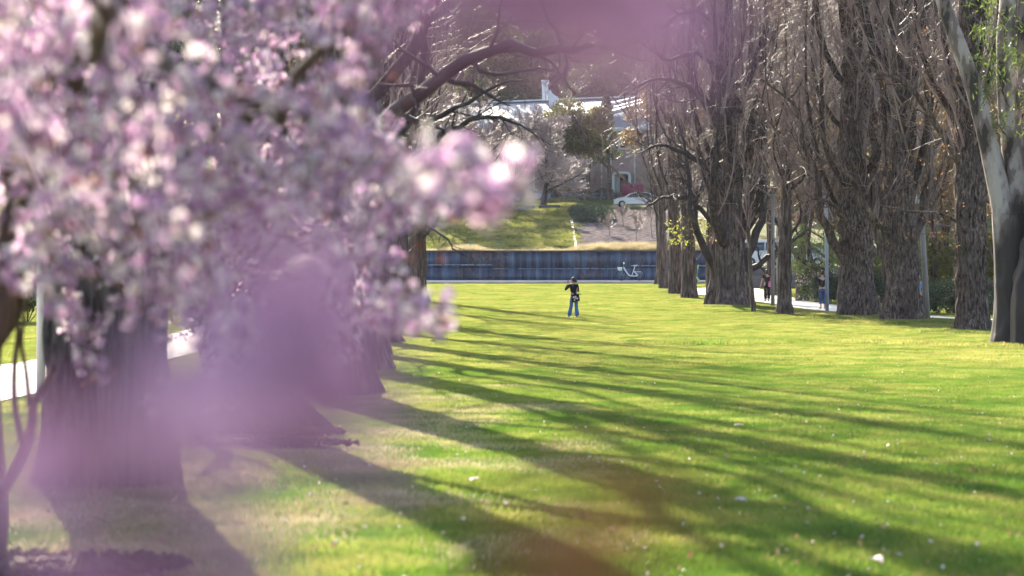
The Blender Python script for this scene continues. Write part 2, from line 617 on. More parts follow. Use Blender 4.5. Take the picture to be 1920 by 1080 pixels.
def scatter(name, pts, patches, label, scales, kind='stuff', tilt=False, parent=None):
    me = bpy.data.meshes.new(name)
    me.vertices.add(len(pts))
    me.vertices.foreach_set('co', np.asarray(pts, np.float32).ravel())
    rz = me.attributes.new('rot', 'FLOAT_VECTOR', 'POINT')
    R = np.zeros((len(pts), 3), np.float32)
    R[:, 2] = rng.uniform(0, 2 * PI, len(pts))
    if tilt is True:
        R[:, 0] = rng.uniform(0, 2 * PI, len(pts))
        R[:, 1] = rng.uniform(0, 2 * PI, len(pts))
    rz.data.foreach_set('vector', R.ravel())
    sa = me.attributes.new('scl', 'FLOAT', 'POINT')
    sa.data.foreach_set('value', np.asarray(scales, np.float32))
    ia = me.attributes.new('pick', 'INT', 'POINT')
    ia.data.foreach_set('value', rng.integers(0, len(patches), len(pts)).astype(np.int32))
    o = link(name, me, parent)
    tag(o, label, kind=kind)
    c = bpy.data.collections.new(name + '_src')
    for i, p in enumerate(patches):
        c.objects.link(bpy.data.objects.new('%s_src_%02d' % (name, i), p))
    ng = bpy.data.node_groups.new(name + '_nodes', 'GeometryNodeTree')
    ng.interface.new_socket('Geometry', in_out='INPUT', socket_type='NodeSocketGeometry')
    ng.interface.new_socket('Geometry', in_out='OUTPUT', socket_type='NodeSocketGeometry')
    N = ng.nodes
    gi, go = N.new('NodeGroupInput'), N.new('NodeGroupOutput')
    ci = N.new('GeometryNodeCollectionInfo')
    ci.inputs['Collection'].default_value = c
    ci.inputs['Separate Children'].default_value = True
    ci.inputs['Reset Children'].default_value = True
    ip = N.new('GeometryNodeInstanceOnPoints')
    ip.inputs['Pick Instance'].default_value = True

    def attr(nm, ty):
        a = N.new('GeometryNodeInputNamedAttribute')
        a.data_type = ty
        a.inputs['Name'].default_value = nm
        return a.outputs['Attribute']
    e2r = N.new('FunctionNodeEulerToRotation')
    L = ng.links
    L.new(attr('rot', 'FLOAT_VECTOR'), e2r.inputs[0])
    L.new(gi.outputs[0], ip.inputs['Points'])
    L.new(ci.outputs[0], ip.inputs['Instance'])
    L.new(attr('pick', 'INT'), ip.inputs['Instance Index'])
    L.new(e2r.outputs[0], ip.inputs['Rotation'])
    L.new(attr('scl', 'FLOAT'), ip.inputs['Scale'])
    L.new(ip.outputs[0], go.inputs[0])
    md = o.modifiers.new('scatter', 'NODES')
    md.node_group = ng
    return o


def wedge(y0, y1, step, xl=-0.26, xr=0.26, xmin=None, xmax=None):
    out = []
    y = y0
    while y < y1:
        a, bb = xl * y - 0.6, xr * y + 0.6
        if xmin is not None:
            a = max(a, xmin)
        if xmax is not None:
            bb = min(bb, xmax)
        k = max(1, int((bb - a) / step))
        x = np.linspace(a, bb, k)
        out.append(np.stack([x, np.full(k, y)], 1))
        y += step
    p = np.concatenate(out)
    p = p + rng.uniform(-step * 0.45, step * 0.45, p.shape)
    return p


MULCH = [(-2.75, 20.6, 1.35, 0.55), (-2.1, 10.9, 0.62, 0.35), (-2.3, 22.4, 0.7, 0.5)]


def not_mulch(p):
    k = np.ones(len(p), bool)
    for (a, c, rx, ry) in MULCH:
        k &= ((p[:, 0] - a) / rx) ** 2 + ((p[:, 1] - c) / ry) ** 2 > rng.uniform(0.7, 1.2, len(p))
    return k


near_p = [grass_patch('short_grass_%d' % i, i, 620, 0.26, 0.045, 0.0055, M['greengrass'] if i < 3 else M['grass']) for i in range(4)]
far_p = [grass_patch('lawn_grass_%d' % i, 20 + i, 520, 0.36, 0.06, 0.010, M['greengrass'] if i == 0 else M['grass']) for i in range(4)]
p = wedge(9.5, 45, 0.30)
p = p[~in_paths(p[:, 0], p[:, 1]) & not_mulch(p)]
# bare, trodden soil beneath the left row
q = p[:, 0] + 2.6
bare = (np.abs(q) < 2.2) & (rng.uniform(0, 1, len(p)) < 0.42 * (1 - np.abs(q) / 2.4))
p = p[~bare]
sc_n = np.array([0.75 + 0.5 * (0.5 + 0.5 * noise.noise(Vector((a * 0.8, c * 0.8, 0)))) for a, c in p]) + rng.uniform(-.1, .1, len(p))
scatter('grass', np.concatenate([p, G(p[:, 0], p[:, 1])[:, None]], 1), near_p, 'short green lawn grass in the foreground', sc_n)
p = wedge(45, 190, 0.50)
p = p[~in_paths(p[:, 0], p[:, 1])]
p = p[~((p[:, 0] > 16.2) & (p[:, 1] > 171.5))]
sc_n = np.array([0.7 + 0.55 * (0.5 + 0.5 * noise.noise(Vector((a * 0.5, c * 0.5, 3)))) for a, c in p]) + rng.uniform(-.1, .15, len(p))
# a lip of longer grass where the mower stopped
lip = np.exp(-((p[:, 1] - (66 - 0.03 * (p[:, 0] - 12) ** 2 * 0.3)) / 0.5) ** 2) * smooth(1.5, 5, p[:, 0])
sc_n = sc_n * (1 + 1.3 * lip)
scatter('grass', np.concatenate([p, G(p[:, 0], p[:, 1])[:, None]], 1), far_p, 'sunlit green lawn grass between the two rows of trees', sc_n)
dshort = [grass_patch('dry_short_grass_%d' % i, 80 + i, 420, 0.26, 0.04, 0.006, M['drygrass']) for i in range(2)]
p = wedge(10.5, 34, 0.26, xmin=-3.6, xmax=0.6)
nz_ = np.array([noise.noise(Vector((a * 0.9, c * 0.45, 7))) for a, c in p])
p = p[(nz_ + 0.2 * np.exp(-((p[:, 0] + 1.7) / 1.2) ** 2) > 0.16) & not_mulch(p)]
scatter('dry_grass', np.concatenate([p, G(p[:, 0], p[:, 1])[:, None]], 1), dshort, 'dry straw coloured grass worn thin beneath the left row', rng.uniform(.8, 1.3, len(p)))
# bank behind the wall
p = wedge(204, 262, 0.8)
p = p[(p[:, 0] < XP(1068, p[:, 1])) & (p[:, 1] < 262)]
bank_p = [grass_patch('bank_grass_%d' % i, 60 + i, 420, 0.6, 0.09, 0.02, M['bankgrass']) for i in range(3)]
scatter('grass', np.concatenate([p, G(p[:, 0], p[:, 1])[:, None]], 1), bank_p, 'grass on the sloping bank above the blue wall', rng.uniform(1.4, 2.2, len(p)))
dry_p = [grass_patch('dry_grass_%d' % i, 40 + i, 260, 0.5, 0.75, 0.02, M['drygrass']) for i in range(3)]
p = wedge(198.3, 202.2, 0.42, xmax=18)
sz = 0.35 + 0.75 * smooth(XP(1050, 200), XP(1120, 200), p[:, 0]) + 0.55 * np.exp(-((p[:, 0] - XP(870, 200)) / 1.6) ** 2)
scatter('dry_grass', np.concatenate([p, G(p[:, 0], p[:, 1])[:, None]], 1), dry_p, 'tall golden dry grass along the top of the blue wall', 0.75 * sz * rng.uniform(0.6, 1.2, len(p)))
for (cx, cyy, h) in ((15.0, 101.5, 1), (14.5, 98, 1), (11.0, 118, 1), (15.0, 92, 1), (15.4, 79.5, 1), (13.0, 64.0, 1)):
    a = rng.uniform(0, 2 * PI, 60)
    rr_ = rng.uniform(0.75, 1.7, 60)
    p = np.stack([cx + np.cos(a) * rr_, cyy + 0.8 + np.sin(a) * rr_], 1)
    scatter('grass', np.concatenate([p, G(p[:, 0], p[:, 1])[:, None]], 1), far_p, 'long unmown grass round the foot of a poplar trunk', rng.uniform(1.3, 2.4, len(p)))

# mulch beds
M['mulch'] = simple('bark_mulch', (0.13, 0.08, 0.065), (0.03, 0.02, 0.018), 30, 0.95, 0.1, coord='World', bmp=0.8)
chip = MB()
chip.box((-0.02, -0.008, -0.004), (0.02, 0.008, 0.004))
chip_me = chip.mesh('wood_chip', M['mulch'], False)
mm_ = MB()
for (a, c, rx, ry) in MULCH:
    k = 40
    an = np.arange(k) / k * 2 * PI
    rad = 1 + 0.12 * np.sin(an * 5 + a) + 0.07 * np.sin(an * 11)
    ring = np.stack([a + np.cos(an) * rad * rx, c + np.sin(an) * rad * ry], 1)
    rings = [ring * s_ + np.array([a, c]) * (1 - s_) for s_ in (1, 0.8, 0.5, 0.02)]
    V = np.concatenate([np.concatenate([r_, (G(r_[:, 0], r_[:, 1]) + h_)[:, None]], 1) for r_, h_ in zip(rings, (0.004, 0.05, 0.09, 0.1))])
    idx = np.arange(4 * k).reshape(4, k)
    A, C = idx[:-1], idx[1:]
    mm_.add(V, np.stack([A, np.roll(A, -1, 1), np.roll(C, -1, 1), C], -1).reshape(-1, 4))
tag(mm_.build('mulch', M['mulch']), 'dark bark mulch spread under the plum trees', kind='stuff')
pp = []
for (a, c, rx, ry) in MULCH:
    t = rng.uniform(0, 2 * PI, 900)
    r_ = np.sqrt(rng.uniform(0, 1.15, 900))
    pp.append(np.stack([a + np.cos(t) * r_ * rx, c + np.sin(t) * r_ * ry], 1))
pp = np.concatenate(pp)
scatter('wood_chips', np.concatenate([pp, (G(pp[:, 0], pp[:, 1]) + 0.08)[:, None]], 1), [chip_me], 'loose wood chips on the mulch beds', rng.uniform(0.5, 1.6, len(pp)), tilt=True)

# fallen petals and leaves
M['petal_fallen'] = leafy('fallen_petals', [(0.4, (0.55, 0.42, 0.42)), (0.6, (0.8, 0.72, 0.7))], 0.3, 5)
M['leaf_fallen'] = leafy('fallen_leaves', [(0.4, (0.22, 0.11, 0.06)), (0.6, (0.45, 0.3, 0.16))], 0.3, 5)


def litter(m, seed, s, asp):
    r = np.random.default_rng(seed)
    return leaf_cards(r, [(0, 0, 0)], 1, 0.0, s, aspect=asp).mesh('litter', m, False)


lit = [litter(M['petal_fallen'], i, 0.035, 1.4) for i in range(4)] + [litter(M['leaf_fallen'], 9 + i, 0.06, 1.6) for i in range(3)]
y_ = 10 + 80 * rng.uniform(0, 1, 2600) ** 1.3
x_ = rng.uniform(-0.22, 0.24, 2600) * y_
pp = np.stack([x_, y_], 1)
pp = pp[~in_paths(pp[:, 0], pp[:, 1])]
scatter('fallen_petals', np.concatenate([pp, (G(pp[:, 0], pp[:, 1]) + 0.045)[:, None]], 1), lit, 'pale fallen petals and brown leaves scattered over the lawn', rng.uniform(0.25, 0.85, len(pp)), tilt=True)

# ------------------------------------------------------------------ blue wall, pool edge, steps
def streaky(name, base, dark, pale, rust):
    m, n, b = mat(name, 0.45, 0.5)
    s1 = noise_tex(n, 1.1, 6, (1.6, 1, 0.10), 'World', 0.75)
    s2 = noise_tex(n, 3.5, 5, (1, 1, 0.7), 'World', 0.7)
    s3 = noise_tex(n, 0.28, 5, (1, 1, 0.3), 'World', 0.7)
    c = ramp(n, [(0.36, dark), (0.50, base), (0.66, pale)], s1)
    c2 = ramp(n, [(0.50, (0, 0, 0)), (0.60, (1, 1, 1))], s3)
    mx = n.nodes.new('ShaderNodeMix')
    mx.data_type = 'RGBA'
    n.links.new(c2, mx.inputs['Factor'])
    n.links.new(c, mx.inputs['A'])
    r = ramp(n, [(0.4, dark), (0.6, rust)], s2)
    n.links.new(r, mx.inputs['B'])
    n.links.new(mx.outputs['Result'], b.inputs['Base Color'])
    bump(n, b, s2, 0.4, 0.03)
    return m


M['bluewall'] = streaky('sky_tinted_wall', (0.030, 0.060, 0.120), (0.008, 0.011, 0.024), (0.115, 0.17, 0.25), (0.15, 0.085, 0.075))  # blue of the reflected sky is put into the wall colour
M['coping'] = simple('dark_coping', (0.10, 0.08, 0.085), (0.05, 0.04, 0.045), 2, 0.8, coord='World')
M['lime'] = simple('lime_scale', (0.30, 0.36, 0.42), (0.12, 0.17, 0.25), 6, 0.7, coord='World')
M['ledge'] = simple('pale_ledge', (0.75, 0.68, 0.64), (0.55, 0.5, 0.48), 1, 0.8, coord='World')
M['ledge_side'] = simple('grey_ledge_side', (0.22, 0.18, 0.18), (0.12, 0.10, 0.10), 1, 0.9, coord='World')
wl = thing('retaining_wall', (5, 197.4, 0.2), 'long blue sky tinted wall with white mineral streaks across the end of the lawn', 'wall')
z0, z1 = 0.15, 2.72
x = -40.0
r_ = np.random.default_rng(5)
zc = 1.42
while x < 18.0:
    x1 = min(x + 2.4, 18.0)
    for (a, c_) in ((z0, zc - 0.015), (zc + 0.015, z1)):
        q = MB()
        dy = r_.uniform(-0.012, 0.012)
        q.box((x + 0.01, 197.30 + dy, a), (x1 - 0.01, 197.6, c_))
        q.build('panel', M['bluewall'], wl, False)
    x = x1
q = MB()
q.box((-40, 197.2, 2.722), (18.2, 197.95, 2.86))
q.build('coping', M['coping'], wl, False)
q = MB()
q.box((-40, 197.36, 0.1), (17.99, 197.62, 2.71))
q.build('backing', M['coping'], wl, False)
# irregular run of lime scale along the middle joint
q = MB()
xx = -10.0
while xx < 17.6:
    l_ = r_.uniform(0.2, 1.6)
    if r_.uniform() < 0.8:
        zz = zc + (0.18 if xx > 8.5 else (0.25 if xx < -2 else -0.05))
        q.box((xx, 197.255, zz - r_.uniform(0.02, 0.05)), (min(xx + l_, 17.8), 197.29, zz + r_.uniform(0.02, 0.06)))
    xx += l_ + r_.uniform(0, 0.15)
q.build('lime_streak', M['lime'], wl, False)
pe = thing('pool_edge', (4, 191, 0.1), 'low pale stone ledge with a dark gap in front of the blue wall', 'ledge')
q = MB()
q.box((-40, 191.0, 0.30), (18.2, 197.2, 0.44))
q.build('ledge_top', M['ledge'], pe, False)
q = MB()
q.box((-40, 191.15, 0.0), (18.1, 197.1, 0.297))
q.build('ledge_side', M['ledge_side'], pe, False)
q = MB()
q.box((-40, 189.2, 0.0), (18.2, 190.2, 0.235))
q.build('kerb', M['ledge'], pe, False)

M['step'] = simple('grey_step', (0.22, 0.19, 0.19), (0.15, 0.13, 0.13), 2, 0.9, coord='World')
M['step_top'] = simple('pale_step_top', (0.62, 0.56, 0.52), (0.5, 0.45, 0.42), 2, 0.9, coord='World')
st = thing('terrace_steps', (19, 172, 0.25), 'broad grey terraced seating steps beyond the pale footpath', 'steps')
for k in range(5):
    q = MB()
    q.box((15.2, 172.0 + 0.42 * k, 0.1), (30.0, 174.3, 0.2 + 0.28 * (k + 1)))
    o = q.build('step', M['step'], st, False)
    q = MB()
    q.box((15.15, 171.93 + 0.42 * k, 0.202 + 0.28 * (k + 1)), (30.05, 172.3 + 0.42 * k if k < 4 else 174.6, 0.245 + 0.28 * (k + 1)))
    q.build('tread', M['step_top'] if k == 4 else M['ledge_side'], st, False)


# ------------------------------------------------------------------ trees
def loc3(x, y):
    return (float(x), float(y), Gz(x, y))


def add_px_limb(root, pts, r0, r1, seed, mt, n_sub=10, up=0.3, sub_len=(0.15, 0.4), levels=2, name='limb', tw=None):
    r = np.random.default_rng(seed)
    w3 = np.array([P(*p_) for p_ in pts])
    c = spline(w3, 16)
    c[1:-1] += r.normal(size=(14, 3)) * r0 * 0.25
    RD = np.linspace(1, 0, 16) ** 0.8 * (r0 - r1) + r1
    q = tubes(c, RD, 9)
    o = q.build(name, mt, root)
    q2 = MB()
    a, ar = shoots(r, c[None], RD[None], n_sub, (0.5, 1.1), sub_len, up, 0.22, 6, 0.45, 0.25)
    tubes(a, ar, 4, q2)
    if levels > 1:
        bb, br = shoots(r, a, ar, 5, (0.4, 1.0), (0.3, 0.7), up, 0.2, 5, 0.5, 0.15)
        tubes(bb, br, 3, q2)
    if levels > 2:
        bb, br = shoots(r, bb, br, 4, (0.4, 1.0), (0.3, 0.7), up, 0.2, 4, 0.55, 0.15)
        tubes(bb, br, 3, q2)
    o2 = q2.build('branchlets', tw or mt, o)
    o2['kind'] = 'stuff'
    return o


def poplar(label, x, y, r, seed, H=24, cr=2.0, fork=3.5, nl=14, sides=40, rings=60, lean=(0, 0), group=None, name='poplar_tree', bmat='poplar', dens=1.0, flute=0.12, lumps=0.12, flare=0.3, twr=0.009, name_limbs=True, thin_top=0.22, droop=0.3, swell=0.10, fine=0.07):
    R = np.random.default_rng(seed)
    b = loc3(x, y)
    root = thing(name, b, label, 'tree', group)
    hs = np.linspace(-0.25, H, 9)
    path = [(b[0] + lean[0] * h / H + 0.12 * r * math.sin(h * 0.5 + seed) * min(1, max(h, 0) / 3), b[1] + lean[1] * h / H, b[2] + h) for h in hs]
    ff = min(0.9, fork / H)
    radii = np.interp(np.linspace(0, 1, 12), [0, ff, ff + 0.16, 0.5, 1.0], [r, r * 0.86, r * 0.55, r * thin_top * 1.35, 0.03])
    mb_, pts, rad = trunk_mesh(b, path, radii, seed, sides, rings, flare, flute, fine, lumps, 7.0, swell)
    mb_.build('trunk', M[bmat], root)
    # limbs
    LP, LR = [], []
    for i in range(nl):
        t = (i + R.uniform(0, 1)) / nl
        z = fork * 0.75 + t ** 1.2 * H * 0.42
        az = i * 2.4 + R.uniform(-0.5, 0.5)
        L = min(H * R.uniform(0.35, 0.62), H * 1.02 - z)
        ro = cr * R.uniform(0.45, 1.0)
        r0 = r * R.uniform(0.16, 0.34) * (1 - 0.45 * t)
        k = 14
        s_ = np.linspace(0, 1, k)
        tz = np.clip(z / H, 0, 1)
        cx = b[0] + lean[0] * tz
        cyy = b[1] + lean[1] * tz
        wv = R.normal(size=(2, 3)) * 0.25
        out = ro * (1 - np.exp(-3.2 * s_)) + 0.15 * s_
        px = cx + np.cos(az) * out + wv[0, 0] * np.sin(s_ * 5) + wv[0, 1] * np.sin(s_ * 9)
        pyy = cyy + np.sin(az) * out + wv[1, 0] * np.sin(s_ * 6)
        pz = b[2] + z + L * (s_ ** 1.15) - 0.25 * ro * (1 - np.exp(-6 * s_)) * 0
        LP.append(np.stack([px, pyy, pz], 1))
        LR.append(r0 * (1 - 0.88 * s_))
    for c, rd in zip(LP, LR):
        q = tubes(c, rd, 8)
        q.build('limb', M['limbbark'], root)
    LP = np.array(LP)
    LR = np.array(LR)
    q = MB()
    n2 = max(3, int(10 * dens))
    a, ar = shoots(R, LP, LR, n2, (0.35, 0.85), (0.22, 0.42), 1.3, 0.12, 6, 0.42, 0.05, 1, 0.3, 0.06)
    tubes(a, ar, 4, q)
    c, crr = shoots(R, a, ar, max(3, int(9 * dens)), (0.4, 1.0), (0.35, 0.75), 0.6, 0.24, 6, 0.6, 0.1, 1, 0.4, 0.016)
    crr = np.maximum(crr, twr * 0.6)
    tubes(c, crr, 3, q)
    d, dr = shoots(R, c, crr, 4, (0.4, 1.1), (0.3, 0.8), 0.4, 0.3, 4, 0.7, 0.1, 1, 0.4, twr)
    dr = np.maximum(dr, twr * 0.5)
    tubes(d, dr, 3, q)
    # short epicormic shoots on the lower trunk and hanging dead twigs
    tp = pts[None]
    tr = rad[None]
    e, er = shoots(R, tp, tr, int(90 * dens), (0.8, 1.3), (0.02, 0.06), 1.0, 0.25, 5, 0.02, 0.08, 0.5, 0.4, 0.012)
    tubes(e, er, 3, q)
    g, gr = shoots(R, a, ar, max(1, int(2 * dens)), (0.8, 1.6), (0.4, 0.9), -droop * 3, 0.15, 5, 0.6, 0.1, 1, 0.4, 0.008)
    tubes(g, gr, 3, q)
    q.build('crown', M['twig'], root)
    return root


def copy_tree(root, x, y, rz, s, label, group=None):
    c = root.copy()
    COL.objects.link(c)
    c.location = loc3(x, y)
    c.rotation_euler = (0, 0, rz)
    c.scale = (s, s, s)
    c['label'] = label
    if group:
        c['group'] = group
    for ch in list(root.children):
        d = ch.copy()
        COL.objects.link(d)
        d.parent = c
        for g in list(ch.children):
            e = g.copy()
            COL.objects.link(e)
            e.parent = d
    return c


# ---- right row
GR = 'bare poplars in the right row'
M['deadleaf'] = leafy('clinging_dead_leaves', [(0.4, (0.20, 0.09, 0.04)), (0.6, (0.42, 0.24, 0.10))], 0.45, 2)
M['yleaf'] = leafy('yellow_green_leaves', [(0.4, (0.16, 0.2, 0.03)), (0.6, (0.42, 0.38, 0.08))], 0.5, 2)
M['green'] = leafy('green_leaves', [(0.35, (0.06, 0.10, 0.02)), (0.6, (0.16, 0.20, 0.05))], 0.45, 2)
t2 = poplar('tall bare poplar with a ridged brown trunk beside the pale eucalyptus', XP(1823, 81.5), 81.5, 0.60, 21, 22, 1.9, 5.5, 12, 60, 100, (-0.35, 0), GR, bmat='poplar_near', fine=.12, thin_top=0.5, lumps=0.3, flute=.2, dens=0.92)
t3 = poplar('bare poplar with a thick ridged trunk just left of the weathered wooden post', XP(1693, 94), 94, 0.66, 33, 24, 2.3, 5.5, 16, 60, 100, (-0.2, 0), GR, bmat='poplar_near', fine=.12, thin_top=0.4, lumps=0.3, flute=.22, dens=0.92)
t4 = poplar('squat broad trunked poplar with burls forking low beside the blue grey pole', XP(1603, 100), 100, 0.74, 44, 24, 2.6, 4.0, 18, 60, 90, (-0.3, 0), GR, lumps=0.5, flute=.22, fine=.12, swell=.16, bmat='poplar_near', dens=0.92)
t5 = poplar('slim dark poplar with a swollen foot standing alone in front of the footpath', XP(1471, 104), 104, 0.30, 55, 15, 1.3, 4.0, 9, 32, 60, (0.1, 0), GR, lumps=0.3, dens=1.2)
t6 = poplar('largest multi limbed poplar with a flared buttressed trunk at the end of the right row', XP(1372, 121), 121, 0.98, 66, 26, 3.6, 2.6, 26, 72, 90, (-0.5, 0), GR, flute=0.4, flare=0.4, lumps=0.25, dens=0.95)
t7 = poplar('slender poplar trunk with yellow leaf sprays right of its twin near the wall', XP(1293, 140), 140, 0.40, 77, 23, 2.0, 5.0, 12, 32, 50, (-0.5, 0), GR, dens=0.9)
t8 = poplar('slender poplar trunk left of its twin at the right end of the blue wall', XP(1268, 156), 156, 0.42, 88, 24, 2.3, 5.0, 12, 32, 50, (-0.8, 0), GR, dens=0.9)
t9 = poplar('farthest thin poplar just in front of the blue wall', XP(1245, 172), 172, 0.34, 99, 24, 2.2, 5.0, 12, 28, 50, (-0.8, 0), GR, dens=0.9)
t10 = poplar('thin poplar stem squeezed behind the largest buttressed trunk', XP(1332, 150), 150, 0.30, 111, 22, 2.0, 5.0, 10, 28, 50, (0, 0), GR, dens=0.8)
# sapling leaning beside t6
sp = thing('young_tree', loc3(XP(1412, 108), 108), 'thin straight sapling stem leaning beside the buttressed poplar', 'tree')
c = spline([P(1413, 588, 108), P(1408, 520, 108), P(1404, 440, 108), P(1396, 330, 108), P(1393, 200, 108), P(1390, 60, 108)], 18)
rd = np.linspace(0.115, 0.03, 18)
tubes(c, rd, 9).build('trunk', M['poplar'], sp)
a, ar = shoots(rng, c[None], rd[None], 26, (0.4, 0.9), (0.08, 0.2), 1.2, 0.12, 6, 0.4, 0.3)
q = tubes(a, ar, 4)
a, ar = shoots(rng, a, ar, 6, (0.4, 0.9), (0.3, 0.6), 0.8, 0.12, 4, 0.5)
tubes(a, ar, 3, q)
q.build('crown', M['twig'], sp)

# hand placed bent limbs
for (pts, r0, sd_) in [
    ([(1385, 430, 121), (1340, 330, 120), (1290, 292, 119), (1240, 272, 118.5), (1196, 288, 118)], 0.17, 1),
    ([(1372, 480, 121), (1330, 410, 120), (1285, 372, 119), (1240, 372, 118.5), (1208, 392, 118)], 0.15, 2),
    ([(1380, 300, 121), (1330, 200, 120), (1280, 158, 119), (1225, 150, 118.5), (1185, 168, 118)], 0.16, 3),
    ([(1370, 160, 121), (1310, 100, 120), (1250, 112, 119), (1205, 78, 118), (1180, 85, 118)], 0.14, 4),
    ([(1365, 60, 121), (1290, 20, 120), (1230, 60, 119), (1190, 40, 118), (1130, -20, 118)], 0.14, 5),
    ([(1390, 520, 121), (1430, 490, 120.5), (1470, 462, 120), (1520, 430, 120)], 0.20, 6),
    ([(1345, 510, 121), (1310, 440, 120), (1295, 380, 119), (1290, 300, 119), (1270, 220, 119)], 0.22, 7),
    ([(1395, 500, 121), (1425, 420, 120.5), (1435, 330, 120), (1432, 220, 120), (1440, 90, 120)], 0.24, 8)]:
    add_px_limb(t6, pts, r0, 0.03, sd_, M['darktwig'], 14, 0.5, (0.15, 0.4), 3)
for (pts, r0, sd_) in [
    ([(1590, 500, 100), (1556, 440, 99.5), (1535, 380, 99), (1532, 320, 99), (1505, 262, 99), (1492, 200, 99), (1430, 150, 98)], 0.22, 11),
    ([(1612, 470, 100), (1575, 400, 99), (1540, 372, 98), (1500, 380, 98)], 0.12, 12),
    ([(1620, 440, 100), (1640, 330, 99.6), (1630, 200, 99.3), (1640, 40, 99)], 0.26, 13)]:
    add_px_limb(t4, pts, r0, 0.03, sd_, M['poplar'], 14, 0.5, (0.15, 0.4), 3)
for (pts, r0, sd_) in [
    ([(1672, 440, 94), (1630, 400, 93), (1600, 340, 92.5), (1560, 300, 92), (1540, 240, 92)], 0.13, 21),
    ([(1700, 480, 94), (1735, 380, 94), (1745, 250, 94), (1735, 90, 94), (1745, -60, 94)], 0.24, 22),
    ([(1668, 500, 94), (1640, 430, 93.6), (1655, 330, 93.3), (1650, 180, 93)], 0.16, 23)]:
    add_px_limb(t3, pts, r0, 0.03, sd_, M['poplar'], 12, 0.5, (0.15, 0.4), 3)
for (pts, r0, sd_) in [
    ([(1815, 330, 81.5), (1770, 260, 80.5), (1730, 190, 80), (1690, 150, 80), (1635, 128, 79.5), (1590, 60, 79)], 0.13, 31),
    ([(1840, 545, 81.5), (1868, 520, 81.3), (1872, 495, 81.2), (1850, 470, 81.2), (1835, 440, 81.2)], 0.11, 32),
    ([(1800, 420, 81.5), (1760, 400, 80.5), (1700, 395, 80), (1650, 385, 80)], 0.05, 33)]:
    add_px_limb(t2, pts, r0, 0.02, sd_, M['poplar'], 9, 0.3, (0.15, 0.35), 3)


def leaf_sprays(root, cs, n_each, spread, size, mt, seed, droop=0.3, name='leaves', aspect=2.0):
    r = np.random.default_rng(seed)
    o = leaf_cards(r, cs, n_each, spread, size, droop=droop, aspect=aspect).build(name, mt, root, False)
    o['kind'] = 'stuff'
    return o


r_ = np.random.default_rng(3)
leaf_sprays(t7, [P(r_.uniform(1245, 1325), r_.uniform(405, 465), r_.uniform(138, 142)) for _ in range(55)], 8, 0.30, 0.16, M['yleaf'], 1)
leaf_sprays(t6, [P(r_.uniform(1300, 1480), r_.uniform(200, 480), r_.uniform(117, 123)) for _ in range(90)], 3, 0.22, 0.12, M['deadleaf'], 2)
leaf_sprays(t3, [P(r_.uniform(1640, 1790), r_.uniform(80, 460), r_.uniform(91, 97)) for _ in range(180)], 5, 0.25, 0.10, M['deadleaf'], 3)
leaf_sprays(t4, [P(r_.uniform(1500, 1640), r_.uniform(120, 440), r_.uniform(97, 102)) for _ in range(110)], 4, 0.25, 0.10, M['deadleaf'], 4)
leaf_sprays(t2, [P(r_.uniform(1730, 1860), r_.uniform(60, 460), r_.uniform(79, 84)) for _ in range(110)], 4, 0.25, 0.09, M['deadleaf'], 5)

brl = []
for i in range(3):
    brl.append(litter(M['leaf_fallen'], 70 + i, 0.075, 1.5))
pp = []
for (cx, cyy, rr0, k) in ((XP(1823, 81.5), 81.5, .6, 260), (XP(1693, 94), 94, .66, 260), (XP(1603, 100), 100, .74, 260), (XP(1471, 104), 104, .3, 120), (XP(1372, 121), 121, 1.0, 320), (XP(1912, 65), 65, .7, 260), (XP(1293, 140), 140, .4, 120)):
    a = rng.uniform(0, 2 * PI, k)
    d_ = rr0 * 1.05 + rng.exponential(.5, k)
    pp.append(np.stack([cx + np.cos(a) * d_, cyy + np.sin(a) * d_], 1))
pp = np.concatenate(pp)
scatter('leaf_litter', np.concatenate([pp, (G(pp[:, 0], pp[:, 1]) + 0.07)[:, None]], 1), brl, 'brown leaf litter gathered round the feet of the right row trunks', rng.uniform(.6, 1.4, len(pp)), tilt=True)

# ---- eucalyptus at the right edge
m, n, b = mat('gum_bark', 0.7, 0.3)
f1 = noise_tex(n, 2.2, 6, (1, 1, 0.35), 'Object', 0.55)
f2 = noise_tex(n, 0.9, 4, (1, 1, 0.5), 'Object', 0.6)
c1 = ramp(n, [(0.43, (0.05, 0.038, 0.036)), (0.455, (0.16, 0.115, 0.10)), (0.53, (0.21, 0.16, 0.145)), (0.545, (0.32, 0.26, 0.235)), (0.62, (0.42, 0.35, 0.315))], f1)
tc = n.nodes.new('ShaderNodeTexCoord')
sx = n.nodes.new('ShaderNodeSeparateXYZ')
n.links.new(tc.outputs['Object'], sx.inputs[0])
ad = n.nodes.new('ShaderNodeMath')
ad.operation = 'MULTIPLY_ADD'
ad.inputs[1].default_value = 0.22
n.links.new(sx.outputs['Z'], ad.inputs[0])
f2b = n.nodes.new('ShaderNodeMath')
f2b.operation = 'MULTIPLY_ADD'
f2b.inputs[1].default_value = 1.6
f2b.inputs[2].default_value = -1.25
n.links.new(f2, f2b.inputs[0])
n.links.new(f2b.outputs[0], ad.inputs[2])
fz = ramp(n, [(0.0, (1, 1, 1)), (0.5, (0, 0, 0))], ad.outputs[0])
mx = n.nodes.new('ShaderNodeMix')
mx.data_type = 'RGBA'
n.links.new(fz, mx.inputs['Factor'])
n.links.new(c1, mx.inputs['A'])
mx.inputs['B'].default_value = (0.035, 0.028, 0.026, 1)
n.links.new(mx.outputs['Result'], b.inputs['Base Color'])
bump(n, b, f1, 0.4, 0.03)
M['gumbark'] = m
eb = loc3(XP(1912, 65), 65)
eu = thing('eucalyptus_tree', eb, 'pale smooth barked eucalyptus with a blackened foot at the edge of the lawn', 'tree')
